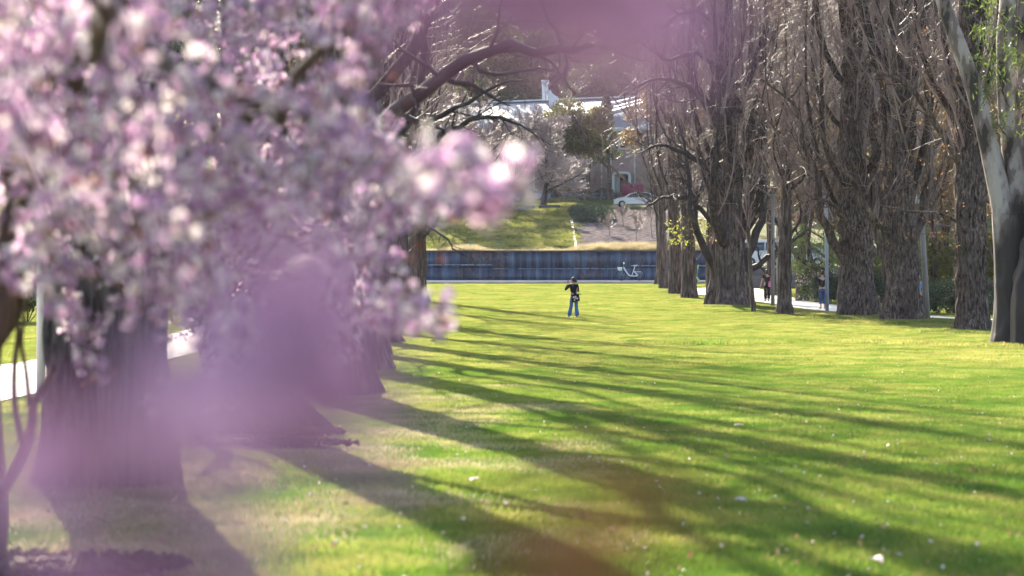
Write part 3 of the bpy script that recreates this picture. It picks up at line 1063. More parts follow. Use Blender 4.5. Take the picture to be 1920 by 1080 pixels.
q, _, _ = trunk_mesh(eb, [P(1915, 655, 65), P(1908, 560, 65), P(1900, 470, 65), P(1893, 400, 65)], [0.70, 0.58, 0.50, 0.46], 5, 48, 50, 0.18, 0.12, 0.02, 0.15)
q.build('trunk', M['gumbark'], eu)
q, _, _ = trunk_mesh(eb, [P(1945, 658, 64), P(1940, 560, 64), P(1950, 440, 64.2), P(1955, 300, 64.5), P(1960, -60, 65)], [0.62, 0.58, 0.40, 0.36, 0.3], 6, 40, 50, 0.15, 0.1, 0.02, 0.2)
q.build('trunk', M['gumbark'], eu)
limbsE = []
for pts, ra in [([P(1893, 440, 65), P(1872, 350, 65), P(1852, 260, 65), P(1828, 170, 65), P(1800, 90, 65), P(1768, 0, 65), P(1742, -110, 65)], [0.36, 0.30, 0.27, 0.25, 0.23, 0.2, 0.17]),
                ([P(1900, 450, 65), P(1905, 330, 65.2), P(1892, 200, 65.3), P(1888, 80, 65.3), P(1896, -60, 65.3)], [0.38, 0.34, 0.30, 0.27, 0.23]),
                ([P(1905, 120, 65.2), P(1915, 40, 65), P(1925, -40, 65)], [0.2, 0.17, 0.12])]:
    q, pp_, rr2 = trunk_mesh(eb, pts, ra, 7, 28, 44, 0, 0.06, 0.01, 0.06)
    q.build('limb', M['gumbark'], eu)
    limbsE.append((pp_, rr2))
q = MB()
for (pts) in [[P(1892, 200, 65), P(1870, 150, 64.5), P(1850, 90, 64), P(1838, 60, 64)], [P(1892, 260, 65), P(1875, 240, 64), P(1868, 225, 64)], [P(1888, 60, 65), P(1870, 20, 64), P(1850, 10, 64)], [P(1865, 235, 64), P(1880, 235, 64), P(1900, 240, 64)], [P(1930, 60, 65), P(1900, 30, 64), P(1880, 60, 63.8)]]:
    tubes(spline(pts, 8), np.linspace(0.03, 0.006, 8), 5, q)
q.build('branchlets', M['gumbark'], eu)
r_ = np.random.default_rng(8)
cs = [P(r_.normal(1852, 20), r_.normal(70, 42), r_.uniform(63, 65)) for _ in range(46)] + [P(r_.normal(1908, 16), r_.normal(110, 60), r_.uniform(63, 65)) for _ in range(34)] + \
     [P(r_.normal(1872, 7), r_.normal(235, 16), 64) for _ in range(10)] + [P(r_.normal(1850, 8), r_.normal(170, 18), 64) for _ in range(8)]
leaf_sprays(eu, cs, 10, 0.28, 0.17, M['green'], 9, droop=1.2, aspect=5)

# ---- left row
GL = 'bare poplars in the left row'
l1 = poplar('nearest thick poplar trunk with deep vertical bark furrows behind the blossom', XP(210, 16), 16, 0.385, 201, 8.6, 0.9, 5.5, 5, 150, 260, (-0.35, 0.2), GL, bmat='poplar_furrowed', flare=0.16, flute=0.10, lumps=0.03, thin_top=0.7, dens=0.38, swell=.03, fine=.20)
l2 = poplar('second poplar of the left row with a wide flared foot beside the mulch bed', XP(462, 23.5), 23.5, 0.355, 202, 22, 1.6, 5.5, 8, 80, 120, (0.3, 0.3), GL, bmat='poplar_near', flare=1.1, flute=0.10, lumps=0.06, dens=0.45, thin_top=.45)
l3 = poplar('third poplar of the left row mostly veiled by near blossom', XP(612, 32), 32, 0.46, 203, 24, 2.2, 4.0, 9, 48, 80, (0.2, 0), GL, flare=0.6, dens=0.62, thin_top=.42)
for (px, yy, rz, s, lb, src_) in [(668, 42, 0.9, 0.95, 'fourth poplar of the left row, its foot beside the long grey shadows', l3),
                                   (690, 54, 2.2, 1.0, 'fifth poplar of the left row with its foot in sunlit grass', l3),
                                   (705, 67, 3.7, 1.0, 'sixth poplar of the left row beside the hanging blossom spray', l3),
                                   (722, 80, 5.0, 0.95, 'seventh poplar of the left row behind the blossom spray', l3),
                                   (745, 97, 1.6, 1.05, 'eighth poplar of the left row beyond the blossom', l3),
                                   (775, 114, 0.4, 0.9, 'ninth poplar of the left row, next to last before the wall', l3),
                                   (785, 131, 2.9, 1.0, 'last poplar of the left row, beside the left end of the visible wall', l3)]:
    copy_tree(src_, XP(px, yy), yy, rz, s, lb, GL)
# the long curved limb arching over the lawn from the second tree
add_px_limb(l2, [(472, 330, 23.4), (590, 300, 22), (700, 240, 20.6), (760, 206, 20), (822, 150, 19.6), (880, 112, 19.4), (960, 88, 19.2), (1040, 92, 19), (1092, 96, 19), (1112, 84, 19)], 0.085, 0.012, 301, M['darktwig'], 12, 0.1, (0.08, 0.2), 2)
add_px_limb(l2, [(980, -120, 20), (1010, 0, 19.6), (1042, 60, 19.4), (1062, 110, 19.3), (1060, 150, 19.2), (1080, 178, 19.2)], 0.022, 0.008, 302, M['darktwig'], 8, 0.0, (0.1, 0.35), 2)
add_px_limb(l2, [(880, 112, 19.4), (920, 140, 19.2), (1000, 130, 19), (1040, 132, 19)], 0.018, 0.006, 303, M['darktwig'], 6, 0.0, (0.1, 0.3), 2)
add_px_limb(l3, [(640, 330, 32), (740, 330, 32), (820, 262, 32), (880, 226, 31.5), (960, 225, 31.5), (1010, 262, 31)], 0.06, 0.008, 304, M['darktwig'], 16, -0.2, (0.12, 0.3), 3)
add_px_limb(l3, [(650, 250, 32), (740, 215, 32), (800, 230, 31.7), (880, 190, 31.5), (930, 160, 31.5), (980, 150, 31)], 0.05, 0.008, 305, M['darktwig'], 8, 0.1, (0.12, 0.3), 2)
add_px_limb(l3, [(650, 480, 32), (740, 440, 32), (790, 420, 32), (840, 452, 31.5), (850, 470, 31.5)], 0.03, 0.006, 306, M['darktwig'], 10, 0.0, (0.15, 0.4), 3)

# ---- small plum between the first two poplars
pb = loc3(XP(372, 20.7), 20.7)
pl = thing('plum_tree', pb, 'small slanting plum tree rooted in the mulch bed between the first two poplars', 'tree')
c = spline([P(372, 846, 20.7), P(388, 760, 20.6), P(396, 700, 20.5), P(382, 640, 20.4), P(356, 580, 20.3), P(340, 520, 20.3)], 14)
tubes(c, np.linspace(0.085, 0.05, 14), 10).build('trunk', M['plumbark'], pl)
q = MB()
for pts in ([P(396, 700, 20.5), P(420, 600, 20.6), P(430, 480, 20.7), P(460, 380, 20.7)], [P(372, 620, 20.4), P(372, 570, 20.2), P(352, 520, 20), P(300, 440, 20)], [P(340, 520, 20.3), P(310, 420, 20.3), P(330, 300, 20.3)]):
    tubes(spline(pts, 10), np.linspace(0.04, 0.01, 10), 6, q)
    a, ar = shoots(rng, spline(pts, 10)[None], np.linspace(0.04, 0.01, 10)[None], 14, (0.4, 1), (0.2, 0.6), 0.3, 0.2, 6, 0.5)
    tubes(a, ar, 4, q)
q.build('limb', M['plumbark'], pl)
PLUM2 = pl


# ------------------------------------------------------------------ bare and leafy trees beyond
def bare_tree(name, label, x, y, H, seed, spread=0.5, r=0.25, mt='poplar', tw='twig', group=None, up=0.4, n1=9, lowest=0.25, lean=0.0, tr=0.005, n3=7, n4=5):
    R = np.random.default_rng(seed)
    b = loc3(x, y)
    root = thing(name, b, label, 'tree', group)
    k = 10
    s_ = np.linspace(0, 1, k)
    c = np.stack([b[0] + lean * s_ * H + 0.02 * H * np.sin(s_ * 5 + seed), b[1] + 0 * s_, b[2] - 0.15 + s_ * H * 0.75], 1)
    rd = r * (1 - 0.8 * s_) * (1 + 0.5 * np.exp(-s_ * 14))
    tubes(c, rd, 10).build('trunk', M[mt], root)
    a, ar = shoots(R, c[None], rd[None], n1, (0.5, 0.5 + spread), (0.6, 0.95), up, 0.15, 8, 0.5, lowest, 1)
    for i in range(len(a)):
        tubes(a[i], ar[i], 6).build('limb', M[mt], root)
    q = MB()
    bb, br = shoots(R, a, ar, 8, (0.4, 0.9), (0.35, 0.6), up, 0.16, 6, 0.5, 0.15)
    tubes(bb, br, 4, q)
    cc, cr_ = shoots(R, bb, br, n3, (0.4, 0.9), (0.4, 0.7), up * 0.5, 0.16, 5, 0.55, 0.1, 1, 0.3, 0.02)
    cr_ = np.maximum(cr_, tr * 1.2)
    tubes(cc, cr_, 3, q)
    dd, dr = shoots(R, cc, cr_, n4, (0.3, 0.9), (0.5, 0.9), up * 0.3, 0.18, 4, 0.6, 0.1, 1, 0.4, 0.010)
    tubes(dd, np.maximum(dr, tr), 3, q)
    q.build('crown', M[tw], root)
    return root


M['olive'] = leafy('olive_foliage', [(0.35, (0.05, 0.075, 0.035)), (0.5, (0.10, 0.125, 0.055)), (0.65, (0.19, 0.18, 0.07))], 0.35, 0.4, fine=2)
M['darkgreen'] = leafy('dark_foliage', [(0.35, (0.022, 0.045, 0.026)), (0.6, (0.065, 0.10, 0.05))], 0.3, 0.4, fine=2)
M['golden'] = leafy('golden_green_foliage', [(0.35, (0.05, 0.07, 0.02)), (0.55, (0.16, 0.15, 0.03)), (0.7, (0.34, 0.27, 0.06))], 0.45, 0.4, fine=2)
M['rust'] = leafy('brown_hanging_foliage', [(0.35, (0.09, 0.055, 0.03)), (0.5, (0.19, 0.125, 0.06)), (0.65, (0.30, 0.24, 0.09))], 0.45, 0.5, fine=2)
M['bush'] = leafy('bush_foliage', [(0.4, (0.05, 0.09, 0.02)), (0.6, (0.16, 0.2, 0.05))], 0.4, 1.0, fine=4)


def leaf_tree(name, label, x, y, H, wdt, seed, mt='olive', nc=160, each=40, leaf=0.3, trunk_h=0.35, r=0.3, group=None, cone=False, droop=0.3, cat='tree', lobes=9, z_off=0.0):
    R = np.random.default_rng(seed)
    b = loc3(x, y)
    root = thing(name, b, label, cat, group)
    k = 8
    s_ = np.linspace(0, 1, k)
    c = np.stack([b[0] + 0.03 * H * np.sin(s_ * 4 + seed), b[1] + 0.02 * H * np.sin(s_ * 3), b[2] - 0.2 + s_ * H * 0.8], 1)
    rd = r * (1 - 0.85 * s_)
    tubes(c, rd, 8).build('trunk', M['poplar'], root)
    a, ar = shoots(R, c[None], rd[None], 9, (0.5, 1.0), (0.35, 0.55), 0.4, 0.15, 6, 0.5, trunk_h * 0.8, 1)
    tubes(a, ar, 5).build('limb', M['poplar'], root)
    cs = []
    zb, zt = H * trunk_h, H
    if cone:
        for _ in range(nc):
            t = R.uniform(0, 1)
            rr3 = wdt * 0.5 * (1 - t) ** 0.7 * math.sqrt(R.uniform(0.3, 1)) * (1 + 0.2 * math.sin(t * 20))
            an = R.uniform(0, 2 * PI)
            cs.append((b[0] + rr3 * math.cos(an), b[1] + rr3 * math.sin(an), b[2] + zb + (zt - zb) * t))
    else:
        for l in range(lobes):
            an = R.uniform(0, 2 * PI)
            rr3 = R.uniform(0.15, 0.62) * wdt / 2
            t = R.uniform(0.2, 0.85)
            lc = np.array([b[0] + rr3 * math.cos(an), b[1] + rr3 * math.sin(an), b[2] + zb + (zt - zb) * t])
            lr = R.uniform(0.18, 0.32) * wdt
            m_ = nc // lobes
            d = R.normal(size=(m_, 3))
            d /= np.linalg.norm(d, axis=1, keepdims=True)
            d[:, 2] *= 0.7
            cs += list(lc + d * lr * (R.uniform(0.5, 1, m_) ** 0.5)[:, None])
    o = leaf_cards(R, cs, each, wdt * 0.055 + 0.12, leaf, droop=droop).build('crown', M[mt], root, False)
    return root


# willow like tree with a pale fan of twigs, in front of the building
bare_tree('bare_tree', 'wide bare tree with a pale fan of fine twigs in front of the brick building', XP(1022, 244), 244, 9.6, 401, 1.0, 0.30, 'darktwig', 'paletwig', None, 0.35, 24, 0.22, 0.0, 0.012, 8, 6)
bare_tree('bare_tree', 'bare tree with pinkish grey twigs left of the fan shaped tree', XP(955, 238), 238, 9.5, 402, 0.8, 0.22, 'darktwig', 'paletwig', None, 0.5, 16, 0.15, 0.0, 0.012, 8, 6)
bare_tree('bare_tree', 'dark bare tree behind the tip of the blossom branch', XP(880, 232), 232, 12, 403, 0.8, 0.3, 'darktwig', 'twig', None, 0.5, 16, 0.15, 0.0, 0.012, 8, 6)
bare_tree('bare_tree', 'bare tree at the left end of the grassy bank', XP(800, 226), 226, 13, 404, 0.8, 0.3, 'darktwig', 'twig', None, 0.5, 16, 0.15, 0.0, 0.012, 8, 6)
GS = 'leafless saplings on the mulched bank'
for i, (px, yy, h, lb) in enumerate([(1192, 206, 2.8, 'bushiest leafless sapling on the bank under the white parked car'), (1142, 214, 2.3, 'thin leafless sapling on the mulched bank, nearest to the concrete gutter'), (1168, 222, 2.2, 'thin leafless sapling higher on the mulched bank in front of the pale gravel'),
                                     (1222, 212, 3.6, 'leafless sapling on the bank against the right row of poplars'), (1108, 262, 3.0, 'thin sapling before the low stone wall left of the porch'), (1128, 260, 3.4, 'thin sapling before the low stone wall close to the porch')]):
    bare_tree('sapling', lb, XP(px, yy), yy, h, 420 + i, 0.3, 0.05, 'twig', 'twig', GS, 0.6, 6, 0.3)

# evergreen trees around the building
leaf_tree('evergreen_tree', 'rounded golden topped evergreen left of the conical tree before the metal roof', XP(1052, 262), 262, 10.9, 8.0, 501, 'golden', 420, 44, 0.26, 0.42, lobes=14)
leaf_tree('evergreen_tree', 'dark rounded evergreen against the brick facade beside the conical tree', XP(1100, 260), 260, 9.8, 5.6, 502, 'golden', 320, 44, 0.26, 0.45, lobes=12)
leaf_tree('conifer_tree', 'narrow conical evergreen rising above the metal roof', XP(1137, 261), 261, 11.2, 3.4, 503, 'olive', 150, 40, 0.22, 0.35, cone=True)
leaf_tree('eucalyptus_tree', 'large rounded blue green eucalyptus rising behind the metal roof', XP(1115, 320), 320, 16, 13, 504, 'olive', 300, 45, 0.45, 0.3, 0.4)
leaf_tree('eucalyptus_tree', 'narrow blue green tree in front of the large brick building beside the glass corner', XP(1172, 345), 345, 20, 8, 505, 'darkgreen', 200, 40, 0.45, 0.3, 0.4)
leaf_tree('eucalyptus_tree', 'broad brown green eucalyptus above the left end of the metal roof', XP(985, 310), 310, 20, 14, 506, 'olive', 320, 45, 0.45, 0.2, 0.4)
leaf_tree('eucalyptus_tree', 'tall grey green eucalyptus left of the white flues', XP(880, 305), 305, 22, 15, 507, 'olive', 320, 45, 0.45, 0.2, 0.4)
# far belt: separate trees in view between trunks, copies share meshes
protoA = leaf_tree('woodland_tree', 'tall olive tree of the far belt behind the left row', XP(760, 300), 300, 27, 17, 511, 'olive', 320, 45, 0.55, 0.12, 0.4, group='trees of the far belt', lobes=14)
protoB = leaf_tree('woodland_tree', 'brown leaved tree of the far belt behind the right row', XP(1480, 250), 250, 22, 15, 512, 'rust', 320, 45, 0.5, 0.12, 0.4, group='trees of the far belt', droop=1.0, lobes=14)
protoC = leaf_tree('woodland_tree', 'dark green tree of the far belt beyond the steps', XP(1400, 290), 290, 26, 16, 513, 'darkgreen', 320, 45, 0.55, 0.1, 0.4, group='trees of the far belt', lobes=14)
r_ = np.random.default_rng(77)
ORD = ['first', 'second', 'third', 'fourth', 'fifth', 'sixth', 'seventh', 'eighth', 'ninth', 'tenth', 'eleventh', 'twelfth', 'thirteenth', 'fourteenth', 'fifteenth']
for i in range(11):
    px = -50 + i * 76
    yy = r_.uniform(285, 340)
    k_ = i % 3
    copy_tree([protoA, protoC, protoB][k_], XP(px, yy), yy, r_.uniform(0, 6), r_.uniform(1.0, 1.35), '%s tree of the far belt behind the left row, %s from the left edge' % (['olive', 'dark green', 'brown leaved'][k_], ORD[i]), 'far trees behind the blossom')
for i in range(13):
    px = 1300 + i * 58
    yy = r_.uniform(215, 290)
    k_ = (0, 1, 0, 2)[i % 4]
    copy_tree([protoB, protoC, protoA][k_], XP(px, yy), yy, r_.uniform(0, 6), r_.uniform(0.85, 1.2), '%s far tree behind the right row, %s counting rightwards from the wall' % (['brown leaved', 'dark green', 'olive'][k_], ORD[i]), 'far trees behind the right row')
for i in range(8):
    px = 860 + i * 62
    yy = r_.uniform(425, 450)
    copy_tree([protoC, protoA][i % 2], XP(px, yy + 50), yy + 50, r_.uniform(0, 6), r_.uniform(1.3, 1.7), '%s hillside tree beyond the huge brick building, %s from the left' % (['dark green', 'olive'][i % 2], ORD[i]), 'trees on the far hillside')
leaf_tree('drooping_tree', 'brown leaved drooping tree filling the gap behind the weathered wooden post', XP(1765, 128), 128, 12, 8, 521, 'rust', 420, 40, 0.16, 0.22, 0.25, droop=1.3, lobes=16)
leaf_tree('drooping_tree', 'brown leaved drooping tree behind the left side of the burled squat poplar', XP(1545, 148), 148, 13, 8, 522, 'rust', 360, 40, 0.18, 0.28, 0.25, droop=1.3, lobes=14)
leaf_tree('drooping_tree', 'brown leaved drooping tree glimpsed behind the pale eucalyptus', XP(1885, 132), 132, 12, 7, 523, 'rust', 300, 40, 0.18, 0.28, 0.25, droop=1.3, lobes=12)
# bare trees behind the right row
GB = 'bare trees standing behind the right row'
bp = bare_tree('bare_tree', 'upright bare tree between the slim dark poplar and the burled one', XP(1515, 135), 135, 19, 601, 0.4, 0.28, 'poplar', 'twig', GB, 1.0, 16, 0.15)
for (px, yy, rz, s, lb) in [(1560, 142, 1, 1.0, 'upright bare tree behind the blue grey pole'), (1440, 150, 2, 1.0, 'upright bare tree beyond the woman with the pink bag'),
                            (1650, 128, 3, 0.95, 'upright bare tree in the gap between the two thickest brown trunks'), (1745, 122, 4, 0.95, 'bare tree behind the weathered wooden post'),
                            (1880, 125, 5, 0.95, 'bare tree behind the pale eucalyptus'), (1230, 186, 2.4, 1.15, 'pale bare poplar just past the right end of the visible wall'),
                            (1780, 150, 0.3, 1.1, 'bare tree behind the trunk beside the eucalyptus'), (1600, 165, 2.2, 1.2, 'farther bare tree seen above the flowering bush')]:
    copy_tree(bp, XP(px, yy), yy, rz, s, lb, GB)
# hanging foliage tree behind the bush, with the curved trunk
ht = thing('drooping_tree', loc3(XP(1556, 126), 126), 'evergreen with drooping leaves and a bent trunk arching over the flowering bush', 'tree')
c = spline([P(1560, 560, 126), P(1556, 520, 126), P(1545, 508, 126), P(1522, 500, 126), P(1505, 488, 126), P(1490, 480, 126)], 16)
tubes(c, np.linspace(0.24, 0.1, 16), 9).build('trunk', M['poplar'], ht)
c2 = spline([P(1522, 500, 126), P(1515, 450, 126.5), P(1525, 380, 127), P(1520, 300, 127)], 10)
tubes(c2, np.linspace(0.16, 0.05, 10), 8).build('limb', M['poplar'], ht)
r_ = np.random.default_rng(12)
leaf_sprays(ht, [P(r_.uniform(1478, 1600), r_.uniform(425, 505) - 0 * 1, r_.uniform(124, 131)) for _ in range(150)], 22, 0.35, 0.17, M['bush'], 13, droop=1.3, name='crown', aspect=4)


def hedge(name, label, cx, cyy, sx_, sy_, h, seed, mt, nc, each, leaf, flowers=None, group=None):
    R = np.random.default_rng(seed)
    b = loc3(cx, cyy)
    root = thing(name, b, label, 'bush' if 'bush' in name else 'hedge', group)
    u = R.uniform(-1, 1, (nc * 2, 3))
    u = u[(np.abs(u[:, 0]) ** 4 + np.abs(u[:, 1]) ** 4 + np.abs(u[:, 2]) ** 4) < 1][:nc]
    cs = np.stack([b[0] + u[:, 0] * sx_, b[1] + u[:, 1] * sy_, G(b[0] + u[:, 0] * sx_, b[1] + u[:, 1] * sy_) + h * (0.5 + 0.5 * u[:, 2] * (0.85 + 0.2 * np.sin(u[:, 0] * 4 + seed)))], 1)
    o = leaf_cards(R, cs, each, 0.22, leaf).build('foliage', M[mt], root, False)
    o['kind'] = 'stuff'
    st_ = np.array([[(b[0], b[1], b[2] - 0.1), (b[0] + R.uniform(-1, 1) * sx_ * .7, b[1] + R.uniform(-.7, .7) * sy_, b[2] + h * 0.8)] for _ in range(7)])
    tubes(st_, np.full((7, 2), 0.02), 4).build('stems', M['poplar'], root)
    if flowers:
        k = R.integers(0, len(cs), flowers)
        o = leaf_cards(R, cs[k], 3, 0.3, 0.13, aspect=1.1).build('flowers', M['petal_fallen'], root, False)
        o['kind'] = 'stuff'
    return root


hedge('flowering_bush', 'light green bush dotted with pale flowers left of the person raising an arm', XP(1530, 131), 131, 0.95, 0.7, 2.25, 31, 'bush', 260, 26, 0.10, 220)
hedge('hedge', 'dark hedge behind the figure in black standing by the blue grey pole', XP(1590, 125), 125, 1.9, 0.6, 1.7, 32, 'darkgreen', 300, 24, 0.12)
hedge('hedge', 'dark clipped hedge behind the weathered wooden post', XP(1785, 106), 106, 2.1, 0.6, 1.45, 33, 'darkgreen', 360, 26, 0.10)
hedge('hedge', 'dark clipped hedge between the last poplar and the eucalyptus', XP(1890, 103), 103, 1.5, 0.6, 1.55, 36, 'darkgreen', 260, 26, 0.10)
hedge('garden_bush', 'sunlit yellow green bush above the dark hedge behind the wooden post', XP(1790, 122), 122, 2.9, 1.5, 3.6, 34, 'golden', 420, 26, 0.16)
hedge('garden_bush', 'yellow green bush behind the pale eucalyptus trunk', XP(1880, 128), 128, 2.4, 1.5, 3.8, 35, 'golden', 380, 26, 0.16)
hedge('garden_bush', 'olive bush behind the gap between the thick brown trunks', XP(1655, 130), 130, 1.6, 1.0, 3.2, 37, 'bush', 260, 26, 0.14)
hedge('garden_bush', 'bright yellow green shrub on the low stone wall beside the bare tree trunk', XP(1048, 263.5), 263.5, 1.2, 0.6, 1.3, 38, 'golden', 120, 26, 0.14)
hedge('garden_bush', 'low yellow shrub on the low stone wall left of the dark round shrub', XP(1092, 263.5), 263.5, 0.9, 0.6, 0.9, 39, 'golden', 90, 26, 0.14)
hedge('garden_bush', 'dark rounded shrub on the low stone wall left of the porch', XP(1133, 263.5), 263.5, 1.0, 0.6, 0.95, 40, 'darkgreen', 100, 26, 0.14)
hedge('ground_hedge', 'dark green creeping shrub spread over the bank right of the concrete gutter', XP(1108, 232), 231.0, 2.1, 6.5, 0.7, 41, 'darkgreen', 700, 30, 0.16)
hedge('garden_bush', 'large hedge mass behind the nearest trunk beyond the left path', XP(30, 90), 92, 3.2, 1.5, 3.2, 42, 'bush', 500, 26, 0.16)

# ------------------------------------------------------------------ buildings
def boxpx(q, px0, px1, py0, py1, Y, depth):
    """box whose front face spans these rows and columns at distance Y"""
    a, c_ = P(px0, py1, Y), P(px1, py0, Y)
    q.box((a[0], Y, a[2]), (c_[0], Y + depth, c_[2]))


def rounded_frame(px0, px1, py0, py1, Y, wpx, rpx, depth, open_bottom=False):
    """frame with rounded corners, thickness wpx"""
    def loop(x0, x1, y0, y1, r):
        pts = []
        cor = [(x1 - r, y0 + r, -90, 0), (x1 - r, y1 - r, 0, 90), (x0 + r, y1 - r, 90, 180), (x0 + r, y0 + r, 180, 270)]
        if open_bottom:
            cor = [(x0 + r, y0 + r, 180, 270), (x1 - r, y0 + r, -90, 0)]
            pts.append((x0, y1))
        for (cx, cyy, a0, a1) in cor:
            for t in np.linspace(a0, a1, 7):
                pts.append((cx + r * math.cos(math.radians(t)), cyy + r * math.sin(math.radians(t))))
        if open_bottom:
            pts.append((x1, y1))
        return pts
    o = loop(px0, px1, py0, py1, rpx)
    i_ = loop(px0 + wpx, px1 - wpx, py0 + wpx, py1 - (0 if open_bottom else wpx), max(rpx - wpx, 0.5))
    k = len(o)
    V = [P(a, c_, Y) for a, c_ in o] + [P(a, c_, Y) for a, c_ in i_] + [P(a, c_, Y) + np.array([0, depth, 0]) for a, c_ in o] + [P(a, c_, Y) + np.array([0, depth, 0]) for a, c_ in i_]
    f = []
    rg = range(k - 1) if open_bottom else range(k)
    for a in rg:
        c_ = (a + 1) % k
        f += [(a, c_, k + c_, k + a), (2 * k + a, 3 * k + a, 3 * k + c_, 2 * k + c_), (a, 2 * k + a, 2 * k + c_, c_), (k + a, k + c_, 3 * k + c_, 3 * k + a)]
    q = MB()
    q.add(np.array(V), f)
    return q


def brickmat(name, c1, c2, mortar, scale, bw=0.5, bh=0.25):
    m, n, b = mat(name, 0.9, 0.15)
    g = n.nodes.new('ShaderNodeNewGeometry')
    sp_ = n.nodes.new('ShaderNodeSeparateXYZ')
    cb = n.nodes.new('ShaderNodeCombineXYZ')
    n.links.new(g.outputs['Position'], sp_.inputs[0])
    n.links.new(sp_.outputs['X'], cb.inputs['X'])
    n.links.new(sp_.outputs['Z'], cb.inputs['Y'])
    t = n.nodes.new('ShaderNodeTexBrick')
    t.inputs['Scale'].default_value = scale
    t.inputs['Color1'].default_value = (*c1, 1)
    t.inputs['Color2'].default_value = (*c2, 1)
    t.inputs['Mortar'].default_value = (*mortar, 1)
    t.inputs['Mortar Size'].default_value = 0.015
    n.links.new(cb.outputs[0], t.inputs['Vector'])
    nz = noise_tex(n, 0.5, 5, None, 'World')
    r = ramp(n, [(0.35, (0.75, 0.75, 0.75)), (0.65, (1.1, 1.1, 1.1))], nz)
    mx = n.nodes.new('ShaderNodeMix')
    mx.data_type = 'RGBA'
    mx.blend_type = 'MULTIPLY'
    mx.inputs['Factor'].default_value = 1
    n.links.new(t.outputs['Color'], mx.inputs['A'])
    n.links.new(r, mx.inputs['B'])
    n.links.new(mx.outputs['Result'], b.inputs['Base Color'])
    bump(n, b, t.outputs['Fac'], 0.3, 0.01)
    return m


M['brick'] = brickmat('pinkish_brick', (0.46, 0.33, 0.31), (0.38, 0.27, 0.26), (0.46, 0.40, 0.38), 3.0)
M['redbrick'] = brickmat('red_brick', (0.30, 0.12, 0.17), (0.25, 0.10, 0.15), (0.3, 0.17, 0.2), 2.0)
M['white'] = simple('white_paint', (0.78, 0.78, 0.78), (0.66, 0.67, 0.69), 1.2, 0.5, 0.4, coord='World')
M['glass'] = simple('dark_window_glass', (0.05, 0.09, 0.14), (0.02, 0.035, 0.06), 1.5, 0.08, 0.6, coord='World')
M['band'] = simple('dark_string_course', (0.06, 0.035, 0.05), None, 1, 0.8, coord='World')
M['magenta'] = simple('dark_pink_panel', (0.36, 0.06, 0.13), (0.28, 0.05, 0.10), 1, 0.6, coord='World')
M['stone'] = simple('blue_grey_stone', (0.20, 0.20, 0.23), (0.09, 0.09, 0.11), 1.6, 0.9, coord='World', bmp=0.4)
M['rock'] = simple('weathered_boulder', (0.33, 0.29, 0.28), (0.20, 0.17, 0.17), 1.2, 0.9, coord='World', bmp=0.5)
m, n, b = mat('ribbed_metal_roof', 0.6, 0.25)
wv = n.nodes.new('ShaderNodeTexWave')
wv.inputs['Scale'].default_value = 1.6
wv.inputs['Distortion'].default_value = 0.2
g = n.nodes.new('ShaderNodeNewGeometry')
n.links.new(g.outputs['Position'], wv.inputs['Vector'])
n.links.new(ramp(n, [(0.3, (0.22, 0.26, 0.31)), (0.6, (0.29, 0.33, 0.37))], wv.outputs['Fac']), b.inputs['Base Color'])
bump(n, b, wv.outputs['Fac'], 0.4, 0.05)
M['metalroof'] = m

BY = 270.0
hb = thing('brick_building', (XP(1080, BY), BY, 9.0), 'two storey pinkish brick building with a pale metal roof and rounded white window frames', 'building')
q = MB()
a = P(820, 372, BY)
c = P(1330, 236, BY)
q.box((a[0], BY, a[2] - 1), (c[0], BY + 22, c[2]))
q.build('wall', M['brick'], hb, False)
# roof: slopes up and away from the eave
q = MB()


def roofpt(px, py, Y):
    return P(px, py, Y)


e0, e1 = P(815, 252, BY - 0.8), P(1335, 234, BY - 0.8)
r0_, r1_ = P(815, 198, BY + 13), P(1335, 176, BY + 13)
th = np.array([0, 0, 0.25])
q.hexa([e0 - th, e1 - th, r1_ - th, r0_ - th, e0, e1, r1_, r0_])
q.build('roof', M['metalroof'], hb, False)
q = MB()
q.hexa([r0_ - th, r1_ - th, P(1335, 230, BY + 25) - th, P(815, 240, BY + 25) - th, r0_, r1_, P(1335, 230, BY + 25), P(815, 240, BY + 25)])
q.build('roof', M['metalroof'], hb, False)
q = MB()
q.hexa([e0 + [0, -0.25, -0.35], e1 + [0, -0.25, -0.35], e1 + [0, -0.02, -0.35], e0 + [0, -0.02, -0.35], e0 + [0, -0.25, 0.08], e1 + [0, -0.25, 0.08], e1 + [0, -0.02, 0.08], e0 + [0, -0.02, 0.08]])
q.build('gutter', M['white'], hb, False)
q = MB()
q.hexa([r0_ + [0, -.3, .02], r1_ + [0, -.3, .02], r1_ + [0, .3, .02], r0_ + [0, .3, .02], r0_ + [0, -.3, .2], r1_ + [0, -.3, .2], r1_ + [0, .3, .2], r0_ + [0, .3, .2]])
q.build('ridge_cap', M['white'], hb, False)
for k in range(4):       # raised bright strips running up the right part of the roof
    px_e, px_r = 1075 + k * 34, 1150 + k * 34
    t = lambda u, w_, dz: (P(px_e + (px_r - px_e) * u + w_, 215 - 9 * k * 0.6 - (215 - 9 * k * 0.6 - 190 + k * 1.5) * u, BY + 5 + 6 * u) + [0, 0, dz])
